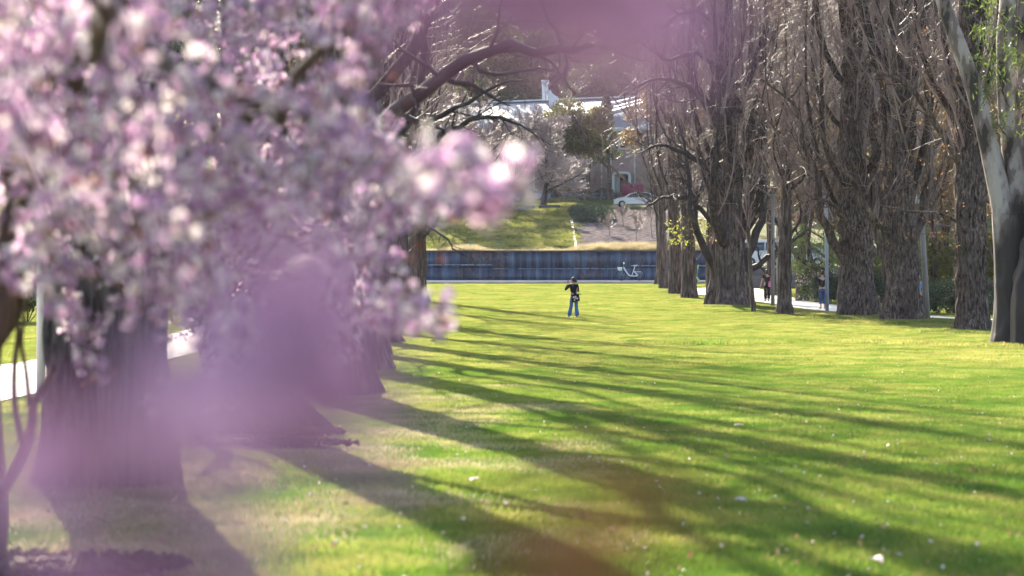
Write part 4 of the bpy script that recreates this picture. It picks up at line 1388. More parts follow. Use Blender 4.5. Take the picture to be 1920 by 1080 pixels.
for k, (x0, y0_, x1, y1_) in enumerate([(1108, 205, 1190, 187), (1150, 204, 1225, 186), (1145, 212, 1250, 187)]):
    u0 = np.clip((252 - y0_) / 56, 0, 1)
    u1 = np.clip((252 - y1_) / 56, 0, 1)

    def rp(px, u):
        fx = (px - 815) / 520
        lo = e0 * (1 - fx) + e1 * fx
        hi = r0_ * (1 - fx) + r1_ * fx
        return lo * (1 - u) + hi * u
    q = MB()
    A, B = rp(x0, 0.62 - 0.12 * (k == 2)), rp(x1, 0.93)
    wv_ = np.array([0, 0.35, 0.13])
    q.hexa([A - wv_ + [0, 0, .02], B - wv_ + [0, 0, .02], B + wv_ + [0, 0, .02], A + wv_ + [0, 0, .02], A - wv_ + [0, 0, .22], B - wv_ + [0, 0, .22], B + wv_ + [0, 0, .22], A + wv_ + [0, 0, .22]])
    q.build('roof_strip', M['white'], hb, False)
for px in (944, 972, 1001, 1057, 1101, 1128, 1145, 1190, 1240, 1285):
    q = MB()
    boxpx(q, px - 1.3, px + 1.3, 240, 366, BY - 0.16, 0.14)
    q.build('downpipe', M['white'], hb, False)


def window(px0, px1, py0, py1, wpx=2, rpx=4, mullion=None, Y=BY):
    f = rounded_frame(px0, px1, py0, py1, Y - 0.22, wpx, rpx, 0.24).build('window_frame', M['white'], hb, False)
    q = MB()
    boxpx(q, px0 + wpx * 0.6, px1 - wpx * 0.6, py0 + wpx * 0.6, py1 - wpx * 0.6, Y - 0.05, 0.045)
    q.build('pane', M['glass'], f, False)
    if mullion:
        q = MB()
        for mx_ in mullion:
            boxpx(q, mx_ - 0.5, mx_ + 0.5, py0 + wpx, py1 - wpx, Y - 0.1, 0.04)
        q.build('mullion', M['white'], f, False)


window(1159, 1183, 250, 281, 4, 5)
window(1114, 1136, 252, 283, 2.5, 4, [1125])
window(1071, 1079, 332, 343, 1.2, 2)
window(1087, 1099, 332, 342, 1.2, 2)
window(905, 925, 262, 285, 2.5, 4)
window(1205, 1230, 252, 283, 2.5, 4)
f = rounded_frame(1148, 1183, 322, 366, BY - 1.3, 4.5, 8, 1.3, True).build('porch', M['white'], hb, False)
q = MB()
boxpx(q, 1163, 1168, 330, 364, BY - 0.1, 0.09)
boxpx(q, 1173, 1178, 330, 364, BY - 0.1, 0.09)
q.build('door_glass', M['glass'], hb, False)
q = MB()
boxpx(q, 1152.5, 1162.5, 327, 364, BY - 0.14, 0.13)
q.build('door', M['white'], hb, False)
for px in (1019, 1025.5):
    fl = thing('flue', (XP(px, 283), 283, float(P(px, 192, 283)[2])), 'tall white roof flue, %s' % ('left one of the pair' if px < 1020 else 'right one of the pair'), 'chimney', 'white flues on the metal roof')
    zt = P(px, 150, 283)[2]
    zb = P(px, 196, 283)[2] - 1
    tubes(np.array([[XP(px, 283), 283, zb], [XP(px, 283), 283, zt - 0.3]]), np.array([0.17, 0.17]), 12, cap=True).build('pipe', M['white'], fl)
    tubes(np.array([[XP(px, 283), 283, zt - 0.42], [XP(px, 283), 283, zt]]), np.array([0.25, 0.25]), 12, cap=True).build('cowl', M['white'], fl)
vb = thing('roof_vent', (XP(1038, 281), 281, float(P(1038, 190, 281)[2])), 'bulky white vent housing on the roof beside the flues', 'vent')
q = MB()
q.box(tuple(P(1030, 192, 280) - [0, 0, .5]), tuple(P(1046, 183, 282)))
q.build('housing', M['white'], vb, False)
tubes(np.array([P(1028, 170, 281), P(1032, 178, 281), P(1040, 184, 281)]), np.array([.3, .3, .3]), 8).build('duct', M['white'], vb)

pn = thing('signboard', tuple(P(1186, 366, 262)), 'dark pink blank board standing in front of the white porch', 'board')
q = MB()
boxpx(q, 1166, 1206, 345, 366, 262, 0.12)
q.build('board', M['magenta'], pn, False)
q = MB()
for px in (1168, 1186, 1204):
    boxpx(q, px - .6, px + .6, 344, 372, 262.15, 0.12)
q.build('post', M['ledge_side'], pn, False)

# large red brick building far behind
RY = 400.0
rb = thing('large_building', (XP(1010, RY), RY, 20), 'huge windowless red brick building with dark horizontal lines rising over the trees', 'building')
q = MB()
boxpx(q, 560, 1192, -200, 160, RY, 60)
q.build('wall', M['redbrick'], rb, False)
for py in (-60, -25, 10, 40, 66, 86, 100, 115, 129):
    q = MB()
    boxpx(q, 560, 1192, py - .7, py + .7, RY - 0.12, 0.115)
    q.build('string_course', M['band'], rb, False)
q = MB()
boxpx(q, 1192.5, 1230, 78, 160, RY - 3, 30)
m_ = simple('pale_blue_glass_wall', (0.38, 0.52, 0.60), (0.25, 0.38, 0.47), 0.4, 0.2, 0.6, coord='World')
q.build('glass_wing', m_, rb, False)
for px in (1192.5, 1202, 1211, 1220):
    q = MB()
    boxpx(q, px - .6, px + .6, 76, 160, RY - 3.15, 0.14)
    q.build('mullion', M['white'], rb, False)

# low stone wall with individual stones, terrace curbs, boulders, gutter
sw = thing('stone_wall', (XP(1060, 262.4), 262.4, Gz(XP(1060, 262.4), 262.4)), 'low blue grey stone wall at the foot of the brick building', 'wall')
r_ = np.random.default_rng(9)
x = XP(975, 262.4)
stones = []
base_z = float(P(0, 376, 262.4)[2])
for row in range(2):
    xx = x - r_.uniform(0, .5)
    while xx < XP(1162, 262.4):
        wd_ = r_.uniform(0.5, 1.1)
        d_ = r_.uniform(-0.05, 0.05)
        q = MB()
        q.box((xx + .02, 262.2 + d_, base_z + row * 0.43 - (0.5 if row == 0 else 0)), (xx + wd_ - .02, 262.75, base_z + row * 0.43 + 0.40 + r_.uniform(-.02, .02)))
        q.build('stone', M['stone'], sw, False)
        xx += wd_
for i, (p0, p1, py) in enumerate([(1010, 1050, 386), (926, 946, 386), (980, 1003, 383)]):
    Y = 238.0
    z_ = Gz(XP(p0, Y), Y)
    o = thing('low_seat_wall', (XP((p0 + p1) / 2, Y), Y, z_), ['long low concrete seat wall right of the bare tree trunk', 'short low concrete block under the blossom tip', 'low concrete seat wall left of the bare tree trunk'][i], 'wall')
    q = MB()
    q.box((XP(p0, Y), Y, z_ - .3), (XP(p1, Y), Y + .6, z_ + .42))
    q.build('block', M['stone'], o, False)
    q = MB()
    q.box((XP(p0, Y) - .04, Y - .04, z_ + .423), (XP(p1, Y) + .04, Y + .64, z_ + .5))
    q.build('slab', M['rock'], o, False)
for i, (px, py, Y, s) in enumerate([(978, 392, 236.5, 0.55), (1077, 391, 236.5, 0.5)]):
    bm_ = lathe([(0.01, -0.3), (0.8, -0.25), (1.0, 0.1), (0.85, 0.5), (0.5, 0.8), (0.01, 0.9)], 14)
    v = bm_.v[0]
    for j in range(len(v)):
        v[j] *= s * (1 + 0.25 * noise.noise(Vector(tuple(v[j] * 1.7 + i * 5))))
    me = bm_.mesh('boulder', M['rock'])
    o = link('boulder', me, None, loc3(XP(px, Y), Y))
    tag(o, ['rounded boulder left of the fan shaped bare tree on the bank', 'rounded boulder at the top of the concrete gutter'][i], 'boulder')
M['gravel'] = simple('pale_mulch_gravel', (0.19, 0.165, 0.165), (0.06, 0.05, 0.05), 2.0, 1.0, 0.0, coord='World', bmp=0.5)
gl = [(XP(1066, 236), 236), (XP(1078, 204.5), 204.5)]
gr_ = [(XP(1071, 236), 236), (XP(1082.5, 204.5), 204.5)]
ribbon('path', gl, gr_, M['ledge'], 0.12, 'narrow pale concrete gutter running down the bank')
ribbon('gravel_bed', [(XP(1082.5, 204.2), 204.2), (XP(1074, 230), 230), (XP(1071, 238), 238)], [(XP(1250, 204.2), 204.2), (XP(1300, 230), 230), (XP(1320, 238), 238)], M['gravel'], 0.06, 'pale gravel and mulch on the bank right of the gutter')
ribbon('road', [(-30, 243.5), (40, 243.5)], [(-30, 239.5), (40, 239.5)], simple('grey_asphalt', (0.10, 0.10, 0.11), (0.06, 0.06, 0.065), 2, 0.9, coord='World'), 0.05, 'narrow grey road at the top of the bank')


# ------------------------------------------------------------------ cars
M['carwhite'] = simple('white_car_paint', (0.75, 0.76, 0.78), (0.68, 0.69, 0.71), 0.8, 0.2, 0.6)
M['carblue'] = simple('blue_car_paint', (0.05, 0.13, 0.28), (0.04, 0.10, 0.22), 0.8, 0.2, 0.6)
M['carsilver'] = simple('silver_car_paint', (0.42, 0.45, 0.5), (0.36, 0.39, 0.44), 0.8, 0.25, 0.6, metal=0.3)
M['tyre'] = simple('black_tyre', (0.025, 0.025, 0.027), (0.015, 0.015, 0.015), 8, 0.8)
M['rim'] = simple('alloy_rim', (0.5, 0.5, 0.52), (0.4, 0.4, 0.42), 8, 0.3, metal=0.7)
M['lamp_red'] = simple('red_tail_lamp', (0.4, 0.02, 0.02), None, 3, 0.2)
M['lamp_clear'] = simple('clear_headlamp', (0.7, 0.72, 0.75), None, 3, 0.1)


def car(label, x, y, z, rz, paint, kind='hatch'):
    root = thing('parked_car', (x, y, z), label, 'car', 'parked cars', rz)
    L, W = 4.3, 1.75
    if kind == 'van':
        prof = [(-2.15, .35), (-2.15, .95), (-2.08, 1.75), (-1.9, 1.95), (1.0, 1.98), (1.35, 1.75), (1.75, 1.15), (2.1, 0.95), (2.15, .35)]
        gl_ = [(-1.85, 1.15), (-1.8, 1.75), (1.0, 1.78), (1.45, 1.2)]
    else:
        prof = [(-2.1, .35), (-2.15, .75), (-2.0, 1.0), (-1.65, 1.38), (-1.1, 1.48), (0.0, 1.48), (0.55, 1.36), (1.15, 1.0), (1.85, .88), (2.12, .68), (2.15, .35)]
        gl_ = [(-1.6, .98), (-1.35, 1.34), (-0.95, 1.41), (0.0, 1.41), (0.45, 1.30), (0.95, .98)]
    # body with wheel arches cut in the lower edge
    low = []
    for cx in (1.35, -1.35):
        for t in np.linspace(0, PI, 9):
            low.append((cx + 0.36 * math.cos(t), 0.33 + 0.36 * math.sin(t) * 0.95))
    low = [(2.15, .3)] + low + [(-2.15, .3)]
    outline = prof + low
    k = len(outline)
    me = bpy.data.meshes.new('body')
    import bmesh
    bm = bmesh.new()

    def yy_of(z_):
        return W / 2 - max(0, z_ - 0.95) * 0.28
    s1 = [bm.verts.new((a, -yy_of(c_), c_)) for a, c_ in outline]
    s2 = [bm.verts.new((a, yy_of(c_), c_)) for a, c_ in outline]
    bm.faces.new(s1)
    bm.faces.new(list(reversed(s2)))
    for i in range(k):
        j = (i + 1) % k
        bm.faces.new((s1[i], s2[i], s2[j], s1[j]))
    bmesh.ops.recalc_face_normals(bm, faces=bm.faces)
    bmesh.ops.bevel(bm, geom=[e for e in bm.edges if abs(e.verts[0].co.y - e.verts[1].co.y) < 0.2 and e.verts[0].co.z > 0.6], offset=0.05, segments=2, affect='EDGES', clamp_overlap=True)
    bmesh.ops.triangulate(bm, faces=[f_ for f_ in bm.faces if len(f_.verts) > 4])
    bm.to_mesh(me)
    bm.free()
    me.materials.append(paint)
    link('body', me, root)
    for s in (-1, 1):
        q = MB()
        v = [(a, s * (yy_of(c_) + 0.006), c_) for a, c_ in gl_] + [(a, s * (yy_of(c_) - 0.03), c_) for a, c_ in gl_]
        kk = len(gl_)
        cen = len(v)
        v.append((sum(a for a, _ in gl_) / kk, s * (yy_of(1.2) + 0.006), sum(c_ for _, c_ in gl_) / kk))
        q.add(v, [(i, (i + 1) % kk, kk + (i + 1) % kk, kk + i) for i in range(kk)], [(cen, i, (i + 1) % kk) for i in range(kk)])
        q.build('side_window', M['glass'], root, False, False)
        q = MB()
        q.box((-0.35, s * W / 2 * 0.99 - .01, 1.0), (-0.27, s * W / 2 * 0.99 + .01, 1.42) if kind != 'van' else (-0.27, s * W / 2 * .99 + .01, 1.8))
        q.build('door_pillar', paint, root, False, False)
        for cx in (1.35, -1.35):
            an = np.linspace(0, 2 * PI, 20, endpoint=False)
            c0 = np.array([[cx, s * 0.68, 0.31], [cx, s * 0.885, 0.31]])
            w_ = tubes(c0, np.array([0.31, 0.31]), 20, cap=True).build('tyre', M['tyre'], root, False, False)
            tubes(np.array([[cx, s * 0.8, 0.31], [cx, s * 0.9, 0.31]]), np.array([0.2, 0.19]), 12, cap=True).build('rim', M['rim'], w_, False, False)
        q = MB()
        q.box((2.02, s * .55 - .17, .66), (2.15, s * .55 + .17, .8))
        q.build('headlight', M['lamp_clear'], root, False, False)
        q = MB()
        q.box((-2.16, s * .62 - .12, .75), (-2.06, s * .62 + .12, .95))
        q.build('tail_light', M['lamp_red'], root, False, False)
    # windscreen and rear window
    for (a, c_) in (((0.62, 1.34), (1.12, 1.03)), ((-1.62, 1.36), (-1.97, 1.04))) if kind != 'van' else (((1.38, 1.72), (1.72, 1.2)), ((-2.13, 1.2), (-2.09, 1.7))):
        q = MB()
        off = 0.012
        nx = 0.015 if a[0] > 0 or c_[0] > 0 else -0.015
        ya, yc = yy_of(a[1]) - .12, yy_of(c_[1]) - .1
        v = [(a[0] + nx, -ya, a[1] + off), (a[0] + nx, ya, a[1] + off), (c_[0] + nx, yc, c_[1] + off), (c_[0] + nx, -yc, c_[1] + off)]
        v += [(p_[0] - nx * 2, p_[1], p_[2] - .03) for p_ in v]
        q.hexa(v)
        q.build('windscreen' if a[0] > 0 else 'rear_window', M['glass'], root, False, False)
    return root


def gcar(label, px, Y, rz, paint, kind='hatch'):
    x = XP(px, Y)
    car(label, x, Y, Gz(x, Y) + 0.05, rz, paint, kind)


gcar('white car parked at the top of the bank beside the right row', 1191, 241.2, PI, M['carwhite'])
gcar('blue and glass fronted car behind the tip of the blossom branch', 992, 256, 0.2, M['carblue'])
gcar('white car half hidden behind the blossom at the left of the bank', 912, 254, 0.1, M['carwhite'])
for (px, Y, rz, p_, kd, lb) in [(1440, 178.5, 0.0, M['carwhite'], 'van', 'white van parked on the terrace above the steps, beyond the woman in black'),
                                (1496, 177.8, PI, M['carsilver'], 'hatch', 'silver car parked on the terrace right of the white van'),
                                (1395, 181, 0, M['carsilver'], 'van', 'pale van half hidden by the largest poplar above the steps')]:
    x = XP(px, Y)
    car(lb, x, Y, Gz(x, Y) + 0.02, rz, p_, kd)

# ------------------------------------------------------------------ poles
M['pole_wood'] = simple('weathered_grey_wood', (0.30, 0.27, 0.25), (0.17, 0.15, 0.14), 3, 0.85, vec=(6, 6, 0.4), bmp=0.4)
M['pole_grey'] = simple('blue_grey_steel', (0.30, 0.33, 0.38), (0.24, 0.27, 0.32), 2, 0.4, 0.5)
M['pole_white'] = simple('pale_painted_steel', (0.55, 0.54, 0.52), (0.45, 0.44, 0.43), 2, 0.5, 0.4)


def pole(name, label, px, Y, r0, r1, H, m_, head=None, lean=0.0, cat='post'):
    x = XP(px, Y)
    b = (x, Y, Gz(x, Y))
    root = thing(name, b, label, cat)
    tubes(np.array([(x, Y, b[2] - .2), (x + lean * .5, Y, b[2] + H / 2), (x + lean, Y, b[2] + H)]), np.array([r0, (r0 + r1) / 2, r1]), 14, cap=True).build('pole', m_, root)
    if name != 'wooden_post':
        tubes(np.array([(x, Y, b[2] - .05), (x, Y, b[2] + .08)]), np.array([r0 * 1.7, r0 * 1.6]), 14, cap=True).build('base_plate', m_, root)
    if head == 'cap':
        q = MB()
        tp = np.array([x + lean, Y, b[2] + H])
        q.box(tuple(tp + [-.22, -.22, 0]), tuple(tp + [.22, .22, .12]))
        q.build('lamp_head', m_, root)
    if head == 'bracket':
        q = MB()
        tp = np.array([x + lean, Y, b[2] + H])
        q.box(tuple(tp + [-.28, -.09, -.35]), tuple(tp + [.1, .12, -.2]))
        q.build('crossarm', M['pole_white'], root, False)
        lathe([(0.001, 0), (.07, 0), (.09, .1), (.03, .2), (.001, .22)], 10, tuple(tp + [-.2, 0, -.2])).build('insulator', M['pole_white'], root)
    return root


pole('wooden_post', 'leaning weathered grey wooden post between two brown trunks', 1739, 96.5, 0.13, 0.10, 5.0, M['pole_wood'], 'bracket', -0.28)
pole('lamp_post', 'slim blue grey lamp post beside the burled squat poplar', 1551, 110, 0.085, 0.075, 5.2, M['pole_grey'], 'cap', -0.05, 'lamp post')
pole('lamp_post', 'thick brown grey lamp post beside the woman in black', 1449, 119.5, 0.095, 0.085, 5.5, M['pole_wood'], 'cap', 0, 'lamp post')
pole('lamp_post', 'thin pale lamp post right of the thick brown grey one', 1457, 150, 0.055, 0.05, 5.6, M['pole_white'], 'cap', 0, 'lamp post')
pole('lamp_post', 'pale lamp post beside the left path seen past the nearest trunk', 76, 30, 0.055, 0.05, 5.0, M['pole_white'], 'cap', 0.02, 'lamp post')


# ------------------------------------------------------------------ bikes and scooters
M['teal'] = simple('teal_enamel', (0.03, 0.28, 0.24), (0.025, 0.22, 0.19), 3, 0.4, 0.5)
M['lime'] = simple('lime_green_enamel', (0.20, 0.42, 0.05), (0.15, 0.34, 0.04), 3, 0.4, 0.5)
M['black'] = simple('black_plastic', (0.02, 0.02, 0.022), (0.012, 0.012, 0.014), 4, 0.6)


def ebike(x, y, z, rz, label):
    root = thing('electric_bicycle', (x, y, z), label, 'bicycle', None, rz)

    def T(name, pts, r, m_, k=None, parent=None, sides=8):
        p_ = spline(pts, k) if k else np.array(pts, float)
        return tubes(p_, np.full(len(p_), r), sides, cap=True).build(name, m_, parent or root, True, False)
    for cx, nm in ((-0.62, 'wheel'), (0.60, 'wheel')):
        an = np.linspace(0, 2 * PI, 29)
        ring = np.stack([cx + 0.33 * np.cos(an), 0 * an, 0.35 + 0.33 * np.sin(an)], 1)
        w_ = T(nm, ring, 0.022, M['tyre'])
        T('rim', np.stack([cx + 0.295 * np.cos(an), 0 * an, 0.35 + 0.295 * np.sin(an)], 1), 0.008, M['black'], parent=w_, sides=4)
        q = MB()
        for t in np.linspace(0, 2 * PI, 14, endpoint=False):
            tubes(np.array([(cx, 0.02 * math.cos(t * 7), 0.35), (cx + .29 * math.cos(t), 0, .35 + .29 * math.sin(t))]), np.array([.002, .002]), 3, q)
        q.build('spokes', M['rim'], w_, True, False)
        T('hub', [(cx, -.05, .35), (cx, .05, .35)], 0.035, M['black'], parent=w_)
    T('frame', [(-0.42, 0, 0.86), (-0.38, 0, 0.75), (-0.20, 0, 0.48), (-0.05, 0, 0.33), (0.10, 0, 0.30), (0.30, 0, 0.30), (0.42, 0, 0.31), (0.46, 0, 0.36), (0.40, 0, 0.44), (0.26, 0, 0.58)], 0.038, M['carwhite'], 30)
    T('fork', [(-0.44, 0, 0.96), (-0.52, 0, 0.68), (-0.62, 0.0, 0.36)], 0.030, M['teal'], 8)
    T('seat_post', [(0.10, 0, 0.33), (0.20, 0, 0.62), (0.30, 0, 0.94)], 0.026, M['carwhite'], 6)
    T('rear_rack', [(0.24, 0, 0.60), (0.40, 0, 0.57), (0.72, 0, 0.57)], 0.022, M['carwhite'])
    T('handlebar', [(-0.40, -0.28, 1.10), (-0.44, -0.12, 1.08), (-0.43, 0, 1.02), (-0.44, 0.12, 1.08), (-0.40, 0.28, 1.10)], 0.016, M['teal'], 12)
    q = lathe([(.001, 0), (.035, .01), (.055, .05), (.035, .09), (.001, .1)], 10, (-0.43, 0, 1.10))
    q.build('light', M['carwhite'], root, True, False)
    q = MB()      # basket: tapered tub with an open top
    o1 = [(-.86, -.16, .88), (-.54, -.16, .88), (-.54, .16, .88), (-.86, .16, .88)]
    o0 = [(-.80, -.12, .64), (-.58, -.12, .64), (-.58, .12, .64), (-.80, .12, .64)]
    i1 = [(-.84, -.14, .88), (-.56, -.14, .88), (-.56, .14, .88), (-.84, .14, .88)]
    i0 = [(-.79, -.11, .66), (-.59, -.11, .66), (-.59, .11, .66), (-.79, .11, .66)]
    q.add(o0 + o1 + i1 + i0, [(0, 1, 5, 4), (1, 2, 6, 5), (2, 3, 7, 6), (3, 0, 4, 7), (4, 5, 9, 8), (5, 6, 10, 9), (6, 7, 11, 10), (7, 4, 8, 11), (8, 9, 13, 12), (9, 10, 14, 13), (10, 11, 15, 14), (11, 8, 12, 15), (3, 2, 1, 0), (12, 13, 14, 15)])
    q.build('basket', M['carwhite'], root, False, False)
    q = MB()
    v = np.array([(0.17, -.03, .97), (0.45, -.10, .97), (0.45, .10, .97), (0.17, .03, .97), (0.17, -.025, 1.01), (0.45, -.09, 1.04), (0.45, .09, 1.04), (0.17, .025, 1.01)])
    q.hexa(v)
    q.build('saddle', M['carwhite'], root, False, False)
    T('kickstand', [(0.12, 0.03, 0.3), (0.16, 0.16, 0.02)], 0.012, M['black'])
    T('pedal', [(0.08, -.14, .2), (0.08, -.06, .2), (0.12, -.05, .3), (0.12, .05, .3), (.16, .06, .4), (.16, .14, .4)], 0.012, M['black'])
    return root


zb_ = 0.44
bx = XP(1182, 194)
ebike(bx, 194, zb_, 0.0, 'white and teal electric bicycle with a front basket parked against the blue wall').scale = (1.22, 1.22, 1.22)


def scooter(x, y, z, rz, label, stem='lime', s=1.0):
    root = thing('electric_scooter', (x, y, z), label, 'scooter', None, rz)
    root.scale = (s, s, s)

    def T(name, pts, r, m_, k=None, parent=None, sides=8):
        p_ = spline(pts, k) if k else np.array(pts, float)
        return tubes(p_, np.full(len(p_), r), sides, cap=True).build(name, m_, parent or root, True, False)
    for cx in (-0.5, 0.48):
        an = np.linspace(0, 2 * PI, 17)
        w_ = T('wheel', np.stack([cx + .09 * np.cos(an), 0 * an, .12 + .09 * np.sin(an)], 1), .03, M['tyre'])
        T('hub', [(cx, -.03, .12), (cx, .03, .12)], .05, M['rim'], parent=w_)
    q = MB()
    q.box((-0.28, -.08, .13), (0.38, .08, .18))
    q.build('deck', M['carwhite'], root, False, False)
    T('fender', [(0.36, 0, .17), (0.45, 0, .26), (.56, 0, .24)], .035, M['carwhite'], 8)
    T('neck', [(-.28, 0, .16), (-.38, 0, .30), (-.44, 0, .42)], .05, M['carwhite'], 6)
    T('fork', [(-.5, 0, .12), (-.44, 0, .42)], .03, M['carwhite'])
    T('stem', [(-.44, 0, .42), (-.33, 0, 1.12)], .032, M[stem])
    T('handlebar', [(-.33, -.24, 1.14), (-.33, 0, 1.12), (-.33, .24, 1.14)], .018, M['black'], 8)
    q = MB()
    q.box((-.37, -.05, 1.1), (-.28, .05, 1.2))
    q.build('display', M[stem], root, False, False)
    return root


scooter(XP(1319, 188.5), 188.5, Gz(XP(1319, 188.5), 188.5) + 0.1, 0.0, 'electric scooter with a lime green stem between two poplar trunks', 'lime', 1.2)
scooter(XP(939, 199.6), 199.6, Gz(XP(939, 199.6), 199.6) - 0.35, 1.2, 'electric scooter whose dark green handlebar shows above the wall, right one', 'teal')
scooter(XP(880, 199.8), 199.8, Gz(XP(880, 199.8), 199.8) - 0.35, 1.8, 'electric scooter showing only its handlebar above the wall, left one near the tuft', 'teal')

# ------------------------------------------------------------------ people
M['skin'] = simple('skin', (0.50, 0.29, 0.21), (0.42, 0.24, 0.17), 4, 0.55, 0.4)
M['blackcloth'] = simple('black_knit', (0.016, 0.016, 0.02), (0.010, 0.010, 0.012), 20, 0.9)
M['denim'] = simple('blue_denim', (0.10, 0.20, 0.38), (0.06, 0.13, 0.27), 6, 0.9)
M['darkdenim'] = simple('dark_denim', (0.04, 0.08, 0.20), (0.03, 0.05, 0.13), 6, 0.9)
M['hair'] = simple('black_hair', (0.015, 0.012, 0.012), (0.008, 0.007, 0.007), 20, 0.5, 0.5)
M['pinkbag'] = simple('pink_fabric', (0.55, 0.22, 0.36), (0.45, 0.17, 0.3), 5, 0.8)
M['blueshirt'] = simple('blue_shirt', (0.10, 0.26, 0.50), (0.07, 0.19, 0.40), 5, 0.8)
M['bagprint'] = simple('white_print', (0.75, 0.73, 0.72), (0.6, 0.4, 0.38), 20, 0.8)
M['shoe'] = simple('dark_shoe', (0.05, 0.035, 0.03), None, 5, 0.6)
M['paleshoe'] = simple('pale_shoe', (0.5, 0.42, 0.42), None, 5, 0.6)


def skin_mesh(name, verts, edges, radii, mt, parent, root_i=0, sub=2):
    me = bpy.data.meshes.new(name)
    me.from_pydata([tuple(v) for v in verts], edges, [])
    me.materials.append(mt)
    o = link(name, me, parent)
    sk = o.modifiers.new('skin', 'SKIN')
    sk.use_smooth_shade = True
    dt = me.skin_vertices[0].data if me.skin_vertices else None
    if dt is None:
        bpy.context.view_layer.objects.active = o
        import bmesh
        bm = bmesh.new()
        bm.from_mesh(me)
        bm.verts.layers.skin.verify()
        bm.to_mesh(me)
        bm.free()
        dt = me.skin_vertices[0].data
    for i, r_ in enumerate(radii):
        rr4 = r_ if isinstance(r_, tuple) else (r_, r_)
        dt[i].radius = rr4
        dt[i].use_root = (i == root_i)
    sb = o.modifiers.new('sub', 'SUBSURF')
    sb.levels = sb.render_levels = sub
    return o


def hand(V, E, R, wrist_i, wrist, dirv, up, s=1.0):
    """palm with five short curled fingers"""
    d = np.array(dirv, float)
    d /= np.linalg.norm(d)
    u = np.array(up, float)
    u -= d * (u @ d)
    u /= np.linalg.norm(u)
    sd_ = np.cross(d, u)
    w_ = np.array(wrist, float)
    V.append(w_ + d * .07 * s)
    R.append(.030 * s)
    palm = len(V) - 1
    E.append((wrist_i, palm))
    for k, (o_, l_) in enumerate(((-.03, .06), (-.01, .075), (.01, .07), (.03, .055))):
        a = len(V)
        V.append(w_ + (d * .10 + sd_ * o_) * s)
        R.append(.010 * s)
        V.append(w_ + (d * (.10 + l_ * .6) + sd_ * o_ * 1.1 + u * .012) * s)
        R.append(.009 * s)
        V.append(w_ + (d * (.10 + l_ * .95) + sd_ * o_ * 1.1 + u * .035) * s)
        R.append(.008 * s)
        E.extend([(palm, a), (a, a + 1), (a + 1, a + 2)])
    a = len(V)
    V.append(w_ + (d * .05 - sd_ * .045) * s)
    R.append(.011 * s)
    V.append(w_ + (d * .09 - sd_ * .06 + u * .02) * s)
    R.append(.009 * s)
    E.extend([(palm, a), (a, a + 1)])


def head_mesh(parent, c, face, mt, s=1.0):
    """head with brow, nose, mouth, ears; face = direction vector"""
    f = np.array(face, float)
    f /= np.linalg.norm(f)
    side = np.cross(f, (0, 0, 1))
    n1, n2 = 20, 16
    V = []
    for j in range(n2):
        ph = PI * (j + 0.5) / n2
        for i in range(n1):
            th_ = 2 * PI * i / n1
            x_, y_, z_ = math.sin(ph) * math.cos(th_), math.sin(ph) * math.sin(th_), math.cos(ph)
            ex = 0.092 + (0.012 if z_ < 0 else 0) * max(0, x_)
            wy = 0.074 * (1 - 0.22 * max(0, -z_))
            rx = x_ * ex
            if x_ > 0.9 and -0.35 < z_ < 0.15:
                rx += 0.02
            if abs(y_) > 0.93 and abs(z_) < 0.3:
                wy *= 1.12
            if x_ > .75 and abs(abs(y_) - .4) < .2 and 0 < z_ < .25:
                rx -= .008
            V.append(np.array(c) + s * (f * rx + side * y_ * wy + np.array([0, 0, z_ * 0.118])))
    V = np.array(V)
    idx_ = np.arange(n1 * n2).reshape(n2, n1)
    q = MB()
    q.add(V, np.stack([idx_[:-1], idx_[1:], np.roll(idx_[1:], -1, 1), np.roll(idx_[:-1], -1, 1)], -1).reshape(-1, 4))
    o = q.build('head', mt, parent, True, False)
    q = MB()
    for sy in (-1, 1):
        e = lathe([(.001, -.008), (.008, -.005), (.010, 0), (.008, .005), (.001, .008)], 6, tuple(np.array(c) + s * (f * .085 + side * sy * .03 + np.array([0, 0, .012]))), q)
    q.build('eyes', M['hair'], o, True, False)
    q = MB()
    tubes(np.array([np.array(c) + s * (f * .093 + side * k_ + np.array([0, 0, -.055])) for k_ in (-.022, 0, .022)]), np.array([.003, .006, .003]), 5, q)
    q.build('mouth', M['pinkbag'], o, True, False)
    return o


def hair_cap(parent, c, face, s=1.0, mt=None, bun=None, long=0.0, cap=False):
    f = np.array(face, float)
    f /= np.linalg.norm(f)
    side = np.cross(f, (0, 0, 1))
    n1, n2 = 22, 12
    V = []
    for j in range(n2):
        for i in range(n1):
            th_ = 2 * PI * i / n1
            back = 0.5 - 0.5 * math.cos(th_)       # 0 front, 1 back
            phm = math.radians(62 + 68 * back ** 0.7)
            ph = phm * j / (n2 - 1) + 0.02
            x_, y_, z_ = math.sin(ph) * math.cos(th_), math.sin(ph) * math.sin(th_), math.cos(ph)
            V.append(np.array(c) + s * (f * x_ * .104 + side * y_ * .086 + np.array([0, 0, z_ * .130 - long * back * (j / n2) ** 3])) + f * (-.004))
    idx_ = np.arange(n1 * n2).reshape(n2, n1)
    q = MB()
    q.add(np.array(V), np.stack([idx_[:-1], idx_[1:], np.roll(idx_[1:], -1, 1), np.roll(idx_[:-1], -1, 1)], -1).reshape(-1, 4))
    o = q.build('hair' if not cap else 'cap', mt or M['hair'], parent, True, False)
    if bun is not None:
        q = lathe([(.001, -.05), (.04, -.035), (.055, 0), (.04, .035), (.001, .05)], 12, tuple(bun))
        q.build('bun', M['hair'], o, True, False)
    return o


